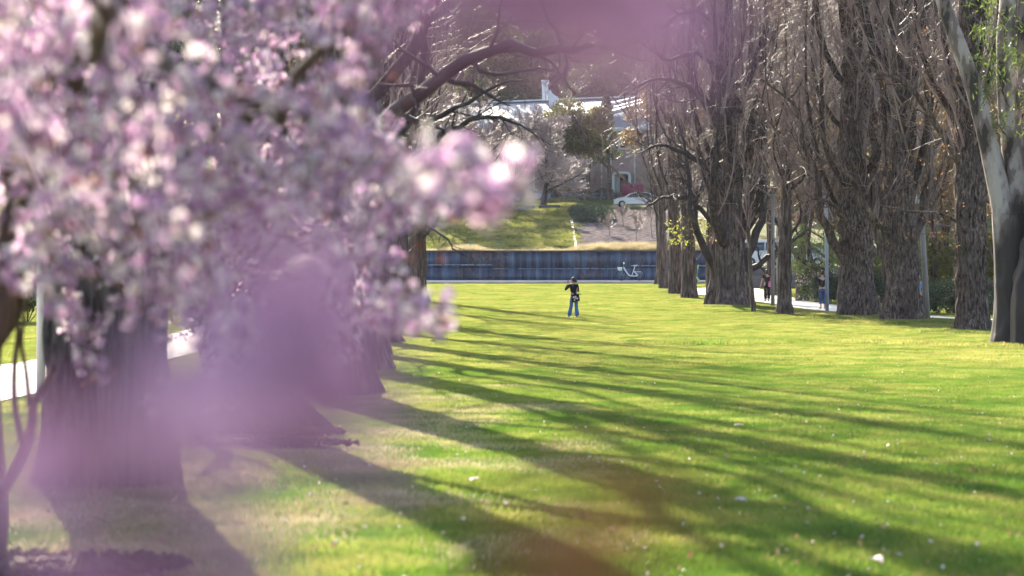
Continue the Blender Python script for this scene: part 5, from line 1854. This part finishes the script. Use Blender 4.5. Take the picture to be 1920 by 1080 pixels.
def person(x, y, label, rz, J, cfg, s=1.0):
    z = Gz(x, y) + cfg.get('dz', 0)
    root = thing('person', (x, y, z), label, 'person', None, rz)
    root.scale = (s, s, s)
    g = {k: np.array(v, float) for k, v in J.items()}
    # body: pelvis-root chain
    V = [g['pelvis'], g['waist'], g['chest'], g['neck'], g['headb']]
    R = [(.15, .11), (.12, .09), (.15, .10), .052, .05]
    E = [(0, 1), (1, 2), (2, 3), (3, 4)]
    for sd_ in ('l', 'r'):
        a = len(V)
        V += [g['hip' + sd_], g['knee' + sd_], g['ankle' + sd_], g['toe' + sd_]]
        R += [.085, .055, .038, .032]
        E += [(0, a), (a, a + 1), (a + 1, a + 2), (a + 2, a + 3)]
        a = len(V)
        V += [g['sh' + sd_], g['el' + sd_], g['wr' + sd_]]
        R += [.052, .040, .027]
        E += [(2, a), (a, a + 1), (a + 1, a + 2)]
        dv = g['wr' + sd_] - g['el' + sd_]
        hand(V, E, R, a + 2, g['wr' + sd_], cfg.get('handdir' + sd_, dv), cfg.get('handup' + sd_, (0, -1, 0.2)))
    skin_mesh('body', V, E, R, M['skin'], root)
    # top
    V = [g['pelvis'] + [0, 0, cfg.get('hem', 0.02)], g['waist'], g['chest'], g['neck'] - [0, 0, .03]]
    R = [(.165, .125), (.135, .105), (.175, .12), .075]
    E = [(0, 1), (1, 2), (2, 3)]
    for sd_ in ('l', 'r'):
        a = len(V)
        sl = cfg.get('sleeve', 0.95)
        V += [g['sh' + sd_], g['el' + sd_] if sl > .5 else g['sh' + sd_] * .35 + g['el' + sd_] * .65]
        R += [.070, .052]
        E += [(2, a), (a, a + 1)]
        if sl > .5:
            V += [g['el' + sd_] * (1 - sl) + g['wr' + sd_] * sl]
            R += [.042]
            E += [(a + 1, a + 2)]
    skin_mesh('shirt', V, E, R, cfg['top'], root)
    # trousers
    V = [g['pelvis'] + [0, 0, .06], g['pelvis'] - [0, 0, .03]]
    R = [(.150, .115), (.165, .125)]
    E = [(0, 1)]
    for sd_ in ('l', 'r'):
        a = len(V)
        fl = cfg.get('flare', .06)
        le = cfg.get('leg', 1.0)
        mid = g['knee' + sd_] * (1 - le) + g['ankle' + sd_] * le
        V += [g['hip' + sd_] - [0, 0, .05], g['knee' + sd_], g['knee' + sd_] * .45 + mid * .55, mid]
        R += [.10, .075, (fl + .075) / 2, fl]
        E += [(1, a), (a, a + 1), (a + 1, a + 2), (a + 2, a + 3)]
    skin_mesh('trousers', V, E, R, cfg['legs'], root)
    for sd_ in ('l', 'r'):
        a, t = g['ankle' + sd_], g['toe' + sd_]
        d = t - a
        d[2] = 0
        skin_mesh('shoe', [a + [0, 0, -.04] - d * .25, a * .45 + t * .55 + [0, 0, -.015], t + d * .12], [(0, 1), (1, 2)], [.048, .045, .035], cfg['shoe'], root)
    fc = cfg.get('face', (0, 1, 0))
    head_mesh(root, g['head'], fc, M['skin'])
    if cfg.get('cap'):
        hair_cap(root, g['head'], fc, 1.0, cfg['cap'], cap=True)
    else:
        hair_cap(root, g['head'], fc, 1.0, None, cfg.get('bun'), cfg.get('long', 0))
    return root


# woman crossing the lawn: walks to the left and away, left arm raised with a phone
px, Y = 1076, 100
JW = dict(pelvis=(0, 0, .92), waist=(.01, .01, 1.08), chest=(.0, .02, 1.28), neck=(-.01, .03, 1.42), headb=(-.02, .03, 1.50), head=(-.02, .05, 1.58),
          hipl=(-.085, 0, .90), kneel=(-.11, .06, .50), anklel=(-.19, .12, .10), toel=(-.30, .20, .03),
          hipr=(.085, 0, .90), kneer=(.10, -.04, .50), ankler=(.13, -.12, .09), toer=(.03, -.06, .03),
          shl=(-.17, .03, 1.36), ell=(-.36, .10, 1.17), wrl=(-.24, .20, 1.40),
          shr=(.15, .0, 1.36), elr=(.17, .12, 1.12), wrr=(-.04, .26, 1.20))
wo = person(XP(px, Y), Y, 'woman in black top and flared jeans crossing the lawn, phone raised', 0, JW,
            dict(top=M['blackcloth'], legs=M['denim'], flare=.115, leg=1.05, shoe=M['paleshoe'], face=(-.75, .65, 0), bun=(.085, -.03, 1.53), hem=.0), 1.0)
ph_ = thing('phone', (XP(px, Y) - .24, Y + .22, Gz(XP(px, Y), Y) + 1.50), 'small pinkish phone held up by the woman on the lawn', 'phone')
q = MB()
q.box((-.035, -.005, -.07), (.035, .005, .07))
q.build('case', M['pinkbag'], ph_, False, False)
bg_ = thing('shoulder_bag', (XP(px, Y) + .08, Y - .17, Gz(XP(px, Y), Y) + .82), 'black tote bag with pale patchy print at the hip of the woman on the lawn', 'bag')
q = MB()
q.hexa([(-.16, -.06, -.16), (.17, -.05, -.09), (.17, .03, -.09), (-.16, .03, -.16), (-.19, -.03, .15), (.12, -.03, .20), (.12, .03, .20), (-.19, .03, .15)])
q.build('pouch', M['blackcloth'], bg_, False, False)
q = MB()
for (a, c_, r_w) in ((-.09, .05, .045), (-.06, -.06, .035), (.05, .0, .04), (-.01, .08, .03), (-.02, 0.02, .03)):
    q.hexa([(a - r_w, -.072, c_ - r_w), (a + r_w, -.070, c_ - r_w * .7), (a + r_w, -.05, c_ - r_w * .7), (a - r_w, -.05, c_ - r_w), (a - r_w * .6, -.062, c_ + r_w), (a + r_w * .8, -.060, c_ + r_w), (a + r_w * .8, -.04, c_ + r_w), (a - r_w * .6, -.04, c_ + r_w)])
q.build('print', M['bagprint'], bg_, False, False)
tubes(spline([(.12, -.02, .19), (.12, .08, .45), (.03, .10, .58), (-.1, .06, .42), (-.18, -.0, .15)], 14), np.full(14, .014), 6).build('strap', M['blackcloth'], bg_, True, False)
q = MB()
tubes(spline([(.14, -.05, .19), (.20, -.06, .17), (.24, -.06, .14)], 6), np.array([.02, .03, .03, .025, .02, .012]), 6, q)
q.build('ribbon', M['teal'], bg_, True, False)

JS = dict(pelvis=(0, 0, .93), waist=(0, 0, 1.09), chest=(0, .01, 1.30), neck=(0, .02, 1.45), headb=(.01, .03, 1.53), head=(.02, .05, 1.61),
          hipl=(-.085, 0, .90), kneel=(-.09, .03, .50), anklel=(-.07, .0, .09), toel=(-.10, .14, .03),
          hipr=(.085, 0, .90), kneer=(.09, .02, .50), ankler=(.09, -.05, .09), toer=(.10, .09, .03),
          shl=(-.18, .0, 1.38), ell=(-.27, -.02, 1.12), wrl=(-.33, .02, .90), shr=(.18, 0, 1.38), elr=(.24, -.02, 1.12), wrr=(.22, .1, .92))
Y = 131
person(XP(1438, Y), Y, 'woman in long black clothes walking on the pale path past the brown grey lamp post', 0.1, JS,
       dict(top=M['blackcloth'], legs=M['blackcloth'], flare=.10, leg=.98, sleeve=.3, shoe=M['shoe'], face=(.5, 1, 0), long=.10, dz=.05, hem=-.12), 1.0)
pbg = thing('shoulder_bag', (XP(1438, Y) + .17, Y - .16, Gz(XP(1438, Y), Y) + .98), 'small pink bag worn by the woman in long black clothes', 'bag')
q = lathe([(.001, -.17), (.09, -.16), (.12, -.05), (.115, .08), (.07, .16), (.001, .17)], 14)
q.v[0][:, 1] *= .5
q.build('pouch', M['pinkbag'], pbg, True, False)
tubes(spline([(.08, 0, .14), (.02, .05, .36), (-.06, .12, .46)], 8), np.full(8, .012), 6).build('strap', M['pinkbag'], pbg, True, False)
JM = dict(JS)
JM.update(ell=(-.36, .02, 1.24), wrl=(-.20, .10, 1.52), shl=(-.19, .0, 1.40), elr=(.34, .05, 1.28), wrr=(.20, .16, 1.55))
Y = 115.5
person(XP(1542, Y), Y, 'person in black jumper and jeans with both arms raised beside a lamp post', 0.0, JM,
       dict(top=M['blackcloth'], legs=M['darkdenim'], flare=.09, leg=.72, shoe=M['paleshoe'], face=(0, 1, 0), dz=.05, hem=-.02), 1.06)
Y = 101.5
person(XP(1721, Y), Y, 'person in a blue shirt and pale cap half hidden behind a thick brown trunk', 0.3, JS,
       dict(top=M['blueshirt'], legs=M['blackcloth'], flare=.08, sleeve=.3, shoe=M['shoe'], face=(.3, 1, 0), cap=M['pole_white'], dz=.05), 1.03)

# small stones or clods on the lawn
for (px, py, lb) in [(1388, 948, 'pale fallen leaf at the edge of the long shadow near the bottom right'), (950, 962, 'pale fallen leaf lying on the sunny strip near the bottom centre'),
                     (1645, 1068, 'pale fallen leaf at the very bottom of the lawn on the right'), (1385, 813, 'long pale leaf lying in the shadow across the middle of the lawn'), (890, 912, 'small pale leaf left of the sunny strip in front of the mulch')]:
    Y = 5870 / (py - 560)
    x = XP(px, Y)
    v = leaf_cards(np.random.default_rng(int(px)), [(0, 0, 0)], 1, 0.0, 0.09, aspect=1.8)
    vv = v.v[0]
    k = 9
    u_ = np.linspace(0, 1, k)
    wd_ = 0.028 * np.sin(u_ * PI) ** .7
    top = np.stack([u_ * .1 - .05, wd_, .01 + .012 * np.sin(u_ * 3)], 1)
    bot = np.stack([u_ * .1 - .05, -wd_, .016 + .012 * np.sin(u_ * 3)], 1)
    mid_ = np.stack([u_ * .1 - .05, 0 * u_, .002 + .012 * np.sin(u_ * 3)], 1)
    q = MB()
    q.add(np.concatenate([top, mid_, bot]), [(i, i + 1, k + i + 1, k + i) for i in range(k - 1)] + [(k + i, k + i + 1, 2 * k + i + 1, 2 * k + i) for i in range(k - 1)])
    o = link('fallen_leaf', q.mesh('fallen_leaf', M['petal_fallen'], True), None, (x, Y, Gz(x, Y) + .05))
    o.rotation_euler = (0.3, 0.1, px * 1.0)
    tag(o, lb, 'leaf', 'larger fallen leaves on the lawn')

# ------------------------------------------------------------------ the near plum tree in blossom
m = leafy('plum_petals', [(0.38, (0.52, 0.28, 0.50)), (0.49, (0.68, 0.45, 0.64)), (0.58, (0.90, 0.82, 0.80))], 0.55, 24.0, coord='World', objrand=0.06)  # noise mixes shade lavender and sunlit cream into the petal colour
M['petal'] = m
M['stamen'] = leafy('pollen_yellow', [(0.4, (0.5, 0.25, 0.12)), (0.6, (0.7, 0.5, 0.2))], 0.2, 9)
M['bronze'] = leafy('bronze_young_leaves', [(0.4, (0.16, 0.05, 0.02)), (0.6, (0.38, 0.15, 0.05))], 0.5, 9)


M['petal_shaded'] = leafy('shaded_pink_petals', [(0.38, (0.50, 0.25, 0.45)), (0.62, (0.62, 0.36, 0.56))], 0.5, 24.0, coord='World')  # near veil petals: shade put into the pink, cream tone left out


def blossom_mesh(name, seed, petals=5, size=0.0135, pm='petal'):
    r = np.random.default_rng(seed)
    q = MB()
    for ring in range(2 if petals > 5 else 1):
        for k in range(5):
            a = k * 2 * PI / 5 + ring * 0.6 + r.uniform(-.12, .12)
            d = np.array([math.cos(a), math.sin(a), 0])
            s_ = np.array([-math.sin(a), math.cos(a), 0])
            L = size * r.uniform(.9, 1.12) * (1 - .2 * ring)
            up = r.uniform(.15, .6) + ring * .5
            V = []
            for i, u in enumerate((0.08, 0.45, 0.8, 1.0)):
                wv_ = [0.12, .42, .50, .24][i] * L
                zc_ = up * L * u ** 1.5
                for s2_ in (-1, 0, 1):
                    V.append(d * u * L + s_ * s2_ * wv_ + np.array([0, 0, zc_ + abs(s2_) * .16 * L * (u > .3)]))
            q.add(np.array(V), [(i * 3 + j, i * 3 + j + 1, i * 3 + j + 4, i * 3 + j + 3) for i in range(3) for j in range(2)])
    n_p = sum(len(f_) for f_ in q.f4)
    for k in range(5):
        a = r.uniform(0, 2 * PI)
        e = np.array([math.cos(a) * .0045, math.sin(a) * .0045, .0075])
        q.add([(0, 0, 0), e + [.0009, 0, 0], e + [0, .0009, .0006]], None, [(0, 1, 2)])
    me = q.mesh(name, M[pm])
    me.materials.append(M['stamen'])
    mi = np.zeros(len(me.polygons), np.int32)
    mi[n_p:] = 1
    me.polygons.foreach_set('material_index', mi)
    return me


BM = [blossom_mesh('plum_blossom_%d' % i, i, 5 if i < 3 else 10) for i in range(5)]
BMD = [blossom_mesh('pink_blossom_%d' % i, 30 + i, 5, 0.0145, 'petal_shaded') for i in range(4)]
LM = []
for i in range(3):
    q = leaf_cards(np.random.default_rng(60 + i), [(0, 0, 0)], 3, 0.004, 0.028, aspect=2.0)
    LM.append(q.mesh('bronze_leaf_%d' % i, M['bronze'], False))

proot = loc3(-2.42, 11.0)
plum = thing('blossoming_plum_tree', proot, 'near plum tree smothered in lavender pink blossom hanging over the left half of the view', 'tree')
R = np.random.default_rng(1234)


def bound(y):
    return np.interp(y, [-400, -60, 0, 60, 120, 200, 260, 300, 345, 400, 440, 480, 560, 620, 680, 740, 800], [900, 900, 820, 760, 720, 700, 770, 850, 880, 840, 730, 740, 730, 740, 640, 560, 300])


nodes = []          # growing branch nodes (pos, radius)
NP, NR = [], []
limb_polys = []
trunk_c = spline([P(-14, 1095, 11), P(-2, 980, 11), P(-12, 820, 11), P(-14, 680, 10.9), P(4, 560, 10.8), P(14, 420, 10.6)], 16)
tr_r = np.linspace(0.045, 0.032, 16)
tubes(trunk_c, tr_r, 12).build('trunk', M['plumbark'], plum)
NP += list(trunk_c[8:])
main = [
    [trunk_c[12], P(120, 300, 9.5), P(180, 60, 8), P(260, -120, 6), P(380, -300, 4.5), (-.55, 3.4, 3.45), (-.35, 2.4, 3.4), (-.2, 1.4, 3.25)],
    [trunk_c[13], P(60, 330, 9), P(110, 130, 7), P(185, 90, 5.5), P(160, -60, 4.2), P(60, -260, 3.3), (-.6, 2.2, 3.3)],
    [trunk_c[10], P(80, 420, 10), P(260, 350, 9), P(430, 240, 8), P(560, 150, 7), P(700, -40, 6), P(860, -200, 5)],
    [trunk_c[11], P(-40, 380, 9), P(-120, 300, 7), P(-200, 200, 5), P(-260, 150, 3.6), (-.55, 2.4, 2.95)],
    [P(180, 60, 8), P(360, 130, 7.4), P(520, 200, 6.8), P(640, 250, 6.2), P(760, 300, 5.6), P(860, 330, 5.0)],
    [trunk_c[15], P(30, 200, 10.4), P(60, -100, 10), P(150, -500, 9.5), P(300, -900, 9)],
    [P(60, -100, 10), P(-100, -400, 8), P(0, -800, 6), P(200, -1300, 4.5), (-.5, 3.0, 4.4), (-.3, 1.2, 4.5)],
    [P(150, -500, 9.5), P(400, -700, 8), P(600, -1100, 6), P(700, -1800, 4), (-.1, 2.2, 4.6)],
]
for i, mp_ in enumerate(main):
    c = spline(np.array(mp_), 26)
    c[1:] += R.normal(size=(25, 3)) * 0.02
    rd = np.linspace(0.042 if i not in (4,) else 0.028, 0.008, 26)
    o = tubes(c, rd, 8).build('limb', M['plumbark'], plum)
    NP += list(c)
# the young stems at the left edge
for pts, r0 in [([P(-14, 945, 10.8), P(30, 870, 10.6), P(58, 800, 10.5), P(62, 755, 10.4), P(80, 728, 10.4), P(100, 690, 10.3)], .030),
                ([P(44, 840, 10.5), P(28, 770, 10.4), P(27, 690, 10.3), P(34, 620, 10.2), P(30, 560, 10.1)], .016),
                ([P(55, 760, 10.4), P(48, 690, 10.4), P(40, 640, 10.3), P(52, 560, 10.2)], .013),
                ([P(-5, 640, 6), P(8, 560, 6), P(4, 470, 6), P(16, 380, 6)], .028)]:
    c = spline(np.array(pts), 14)
    tubes(c, np.linspace(r0, r0 * .5, 14), 8).build('limb', M['plumbark'], plum)
    NP += list(c[8:])

targets = []
while len(targets) < 860:       # clumps the frame shows
    d = R.choice([R.uniform(3.6, 5.5), R.uniform(5.5, 8), R.uniform(8, 12.5)], p=[.07, .30, .63])
    y = R.uniform(-80, 770)
    x = R.uniform(-60, 900)
    if x > bound(y) - 20 - 60 * R.uniform() ** 2:
        continue
    if y > 560 and R.uniform() < (y - 560) / 240 * (1.15 if x < 330 else .8):
        continue
    if 285 < x < 385 and 580 < y < 720:
        continue
    if x < 90 and y > 520:
        continue
    if 90 < x < 330 and y > 430 and R.uniform() < .55:
        continue
    if x > 560 and d > 9.5:
        d = R.uniform(4.5, 9)
    targets.append(P(x, y, d))
# the bright spray that reaches right, and the lower one
for _ in range(22):
    targets.append(P(R.uniform(800, 950), R.uniform(280, 375), R.uniform(3.6, 4.4)))
for _ in range(4):
    targets.append(P(R.uniform(950, 985), R.uniform(326, 352), 3.6))
for _ in range(4):
    targets.append(P(R.uniform(872, 905), R.uniform(370, 402), 3.5))
for _ in range(16):
    targets.append(P(R.uniform(700, 790), R.uniform(520, 610), R.uniform(5.2, 6.2)))
for _ in range(8):
    targets.append(P(R.uniform(780, 845), R.uniform(575, 612), R.uniform(5.5, 6)))
n_fill = 860
n_view = len(targets)
for _ in range(110):            # the crown above the frame
    d = R.uniform(3.0, 10.5)
    targets.append(np.array([R.uniform(-2.2, 0.55) if d > 3 else R.uniform(-1.2, .6), d, CH + 0.104 * d + R.uniform(.3, 2.4)]))
for (vx, vy, vd) in [(600, 650, .6), (540, 740, .6), (470, 680, .75), (240, 1000, .55), (300, 930, .62), (180, 1090, .5), (900, -60, .55), (1000, -70, .55), (1090, -40, .6), (1170, -20, .66)]:  # unseen clumps added towards the sun to shade the nearest blossom
    for al_ in ((0.9, 1.15, 1.4, 1.7, 2.0, 2.4) if vy > 0 else (1.2, 2.0)):
        targets.append(P(vx, vy, vd) + np.array(sv) * al_ + R.normal(size=3) * .05)
targets = np.array(targets)
# keep the right hand sprays in open sunlight: no clump between them and the sun
sunv = np.array(sv)
keep = np.ones(len(targets), bool)
for sp_c in (P(900, 335, 3.6), P(860, 320, 3.6), P(965, 338, 3.6), P(885, 385, 3.5), P(740, 560, 5.7), P(815, 590, 5.8)):
    rel = targets - sp_c
    al = rel @ sunv
    off_ = np.linalg.norm(rel - al[:, None] * sunv, axis=1)
    keep &= ~((al > 0.25) & (off_ < 0.42))
kind_ = np.zeros(len(targets), int)
kind_[n_fill:n_view] = 1
kind_[n_view:] = 2
keep |= (kind_ == 1)
kind_ = kind_[keep]
targets = targets[keep]
NPa = np.array(NP)
dist = np.array([np.min(np.linalg.norm(NPa - t, axis=1)) for t in targets])
order = np.argsort(dist)
NPl = np.zeros((len(NPa) + len(targets) * 6, 3))
NPl[:len(NPa)] = NPa
cnt = len(NPa)
tw = MB()
bl_pos, bl_big = [], []
lf_pos = []
for oi_ in order:
    t = targets[oi_]
    dd = np.linalg.norm(NPl[:cnt] - t, axis=1)
    j = int(np.argmin(dd))
    a = NPl[j].copy()
    L = dd[j]
    k = 7
    u = np.linspace(0, 1, k)[:, None]
    c = a + (t - a) * u + np.array([0, 0, .16 * L]) * np.sin(u * PI) + R.normal(size=(k, 3)) * .018 * L
    c[0] = a
    tubes(c, np.linspace(.003 + .003 * min(L, 1.2), .0022, k), 4, tw)
    NPl[cnt:cnt + 6] = c[1:]
    cnt += 6
    # flowering spur beyond the target
    dirv = (t - a) / (L + 1e-6) + R.normal(size=3) * .5 + np.array([0.1, 0, -.15])
    dirv /= np.linalg.norm(dirv)
    spray = kind_[oi_] == 1
    sl = R.uniform(.02, .05) if spray else R.uniform(.08, .22)
    e = t + dirv * sl * u + R.normal(size=(k, 3)) * .006
    e[0] = t
    tubes(e, np.linspace(.0028, .0015, k), 4, tw)
    nb = int(R.uniform(18, 32) * (sl / .18) ** .5)
    tt = R.uniform(-min(.6, .25 / L), 1, nb) if not spray else R.uniform(0, 1, 6)
    for q_ in tt:
        if q_ >= 0:
            b0 = e[int(q_ * (k - 1))]
        else:
            b0 = c[int(round((1 + q_) * (k - 1)))]
        o_ = R.normal(size=3)
        o_ /= np.linalg.norm(o_)
        bl_pos.append(b0 + o_ * R.uniform(.008, .038))
    for _ in range(0 if spray and R.uniform() < .7 else 2):
        b0 = e[R.integers(0, k)]
        lf_pos.append(b0 + R.normal(size=3) * .012)
tw.build('twigs', M['plumbark'], plum)

# twigs that hang right in front of the lens
NEAR = [  # px, py, distance, count, spread(m)
    (560, 670, .55, 4, .013), (520, 750, .56, 4, .016), (470, 680, .7, 2, .016), (600, 780, .6, 1, .01),
    (230, 1000, .54, 4, .014), (310, 950, .60, 1, .010), (230, 1070, .48, 5, .014), (370, 1060, .52, 2, .012),  
    (900, -60, .5, 2, .009), (985, -70, .5, 3, .009), (1070, -60, .5, 3, .010), (1160, -60, .52, 3, .010)]
tw2 = MB()
near_pos = []
R_keep = R
R = np.random.default_rng(11)
for (px, py, d, n_, s_) in NEAR:
    t = P(px, py, d)
    up_ = t + np.array([R.uniform(-.06, .02), R.uniform(.0, .12), .22])
    c = spline([up_, (up_ + t) / 2 + R.normal(size=3) * .01, t + R.normal(size=3) * .004], 9)
    tubes(c, np.linspace(.0015, .0009, 9), 4, tw2)
    j = NPl[:cnt][np.argmin(np.linalg.norm(NPl[:cnt] - up_, axis=1))]
    tubes(spline([j, (j + up_) / 2 + [0, 0, .06], up_], 9), np.linspace(.003, .0016, 9), 4, tw2)
    for _ in range(n_):
        near_pos.append(t + R.normal(size=3) * s_ * np.array([1, 1, 1]))
tw2.build('twigs', M['plumbark'], plum)
R = R_keep
bl_pos = np.array(bl_pos)
bx_ = 960 + F * bl_pos[:, 0] / bl_pos[:, 1]
by_ = HY + F * (CH - bl_pos[:, 2]) / bl_pos[:, 1]
ok = ~((by_ > -40) & (bl_pos[:, 1] < 3.0))
sprayzone = ((by_ > 250) & (by_ < 420) & (bx_ < 1000)) | ((by_ > 480) & (by_ < 640) & (bx_ < 860))
ok &= (bx_ < bound(by_) + 15) | (by_ < -30) | sprayzone
bl_pos = np.concatenate([np.array(near_pos), bl_pos[ok]])
lf_pos = np.array(lf_pos + [P(1080, 1010, .42), P(1120, 1060, .45), P(1180, 980, .5), P(1010, 1040, .5), P(1000, 1090, .42), P(1130, 1090, .44), P(940, 1030, .46), P(1060, 1060, .4)])
# the 300 that show largest are parts of their own
px_ = 960 + F * bl_pos[:, 0] / bl_pos[:, 1]
py_ = HY + F * (CH - bl_pos[:, 2]) / bl_pos[:, 1]
inview = (px_ > -20) & (px_ < 1940) & (py_ > -20) & (py_ < 1100)
rank = np.argsort(np.where(inview, bl_pos[:, 1], 1e6))
is_near = np.arange(len(bl_pos)) < len(near_pos)
rank = np.concatenate([rank[is_near[rank]], rank[~is_near[rank]]])
first = rank[:300]
rest = rank[300:]
pl0 = np.array(proot)
for i in first:
    o = link('blossom', BMD[int(i) % 4] if i < len(near_pos) else BM[int(R.integers(0, 5))], plum, tuple(bl_pos[i] - pl0))
    o.rotation_euler = tuple(R.uniform(0, 6.28, 3))
    sc_ = R.uniform(.85, 1.2)
    o.scale = (sc_, sc_, sc_)
scatter('blossoms', bl_pos[rest] - pl0, BM, None, R.uniform(.8, 1.2, len(rest)), tilt=True, parent=plum)
scatter('leaves', lf_pos - pl0, LM, None, R.uniform(.6, 1.2, len(lf_pos)), tilt=True, parent=plum)

# blossom of the small plum between the poplars
pts_ = np.array([P(R.uniform(250, 480), R.uniform(240, 640), R.uniform(19.2, 21.5)) for _ in range(900)])
scatter('blossoms', pts_ - np.array(PLUM2.location), BM, None, R.uniform(.9, 1.5, 900), tilt=True, parent=PLUM2)

# ------------------------------------------------------------------ afternoon haze
q = MB()
q.box((-520, -80, -2), (520, 920, 100))
hz = q.build('haze', None, None, False)
m = bpy.data.materials.new('thin_haze')
m.use_nodes = True
for x in list(m.node_tree.nodes):
    m.node_tree.nodes.remove(x)
vo = m.node_tree.nodes.new('ShaderNodeOutputMaterial')
vp = m.node_tree.nodes.new('ShaderNodeVolumePrincipled')
vp.inputs['Density'].default_value = 0.00005
vp.inputs['Color'].default_value = (0.86, 0.84, 1.0, 1)
vp.inputs['Anisotropy'].default_value = 0.35
m.node_tree.links.new(vp.outputs[0], vo.inputs['Volume'])
hz.data.materials.append(m)
tag(hz, 'thin bright afternoon haze over the whole park', kind='stuff')

#@@END
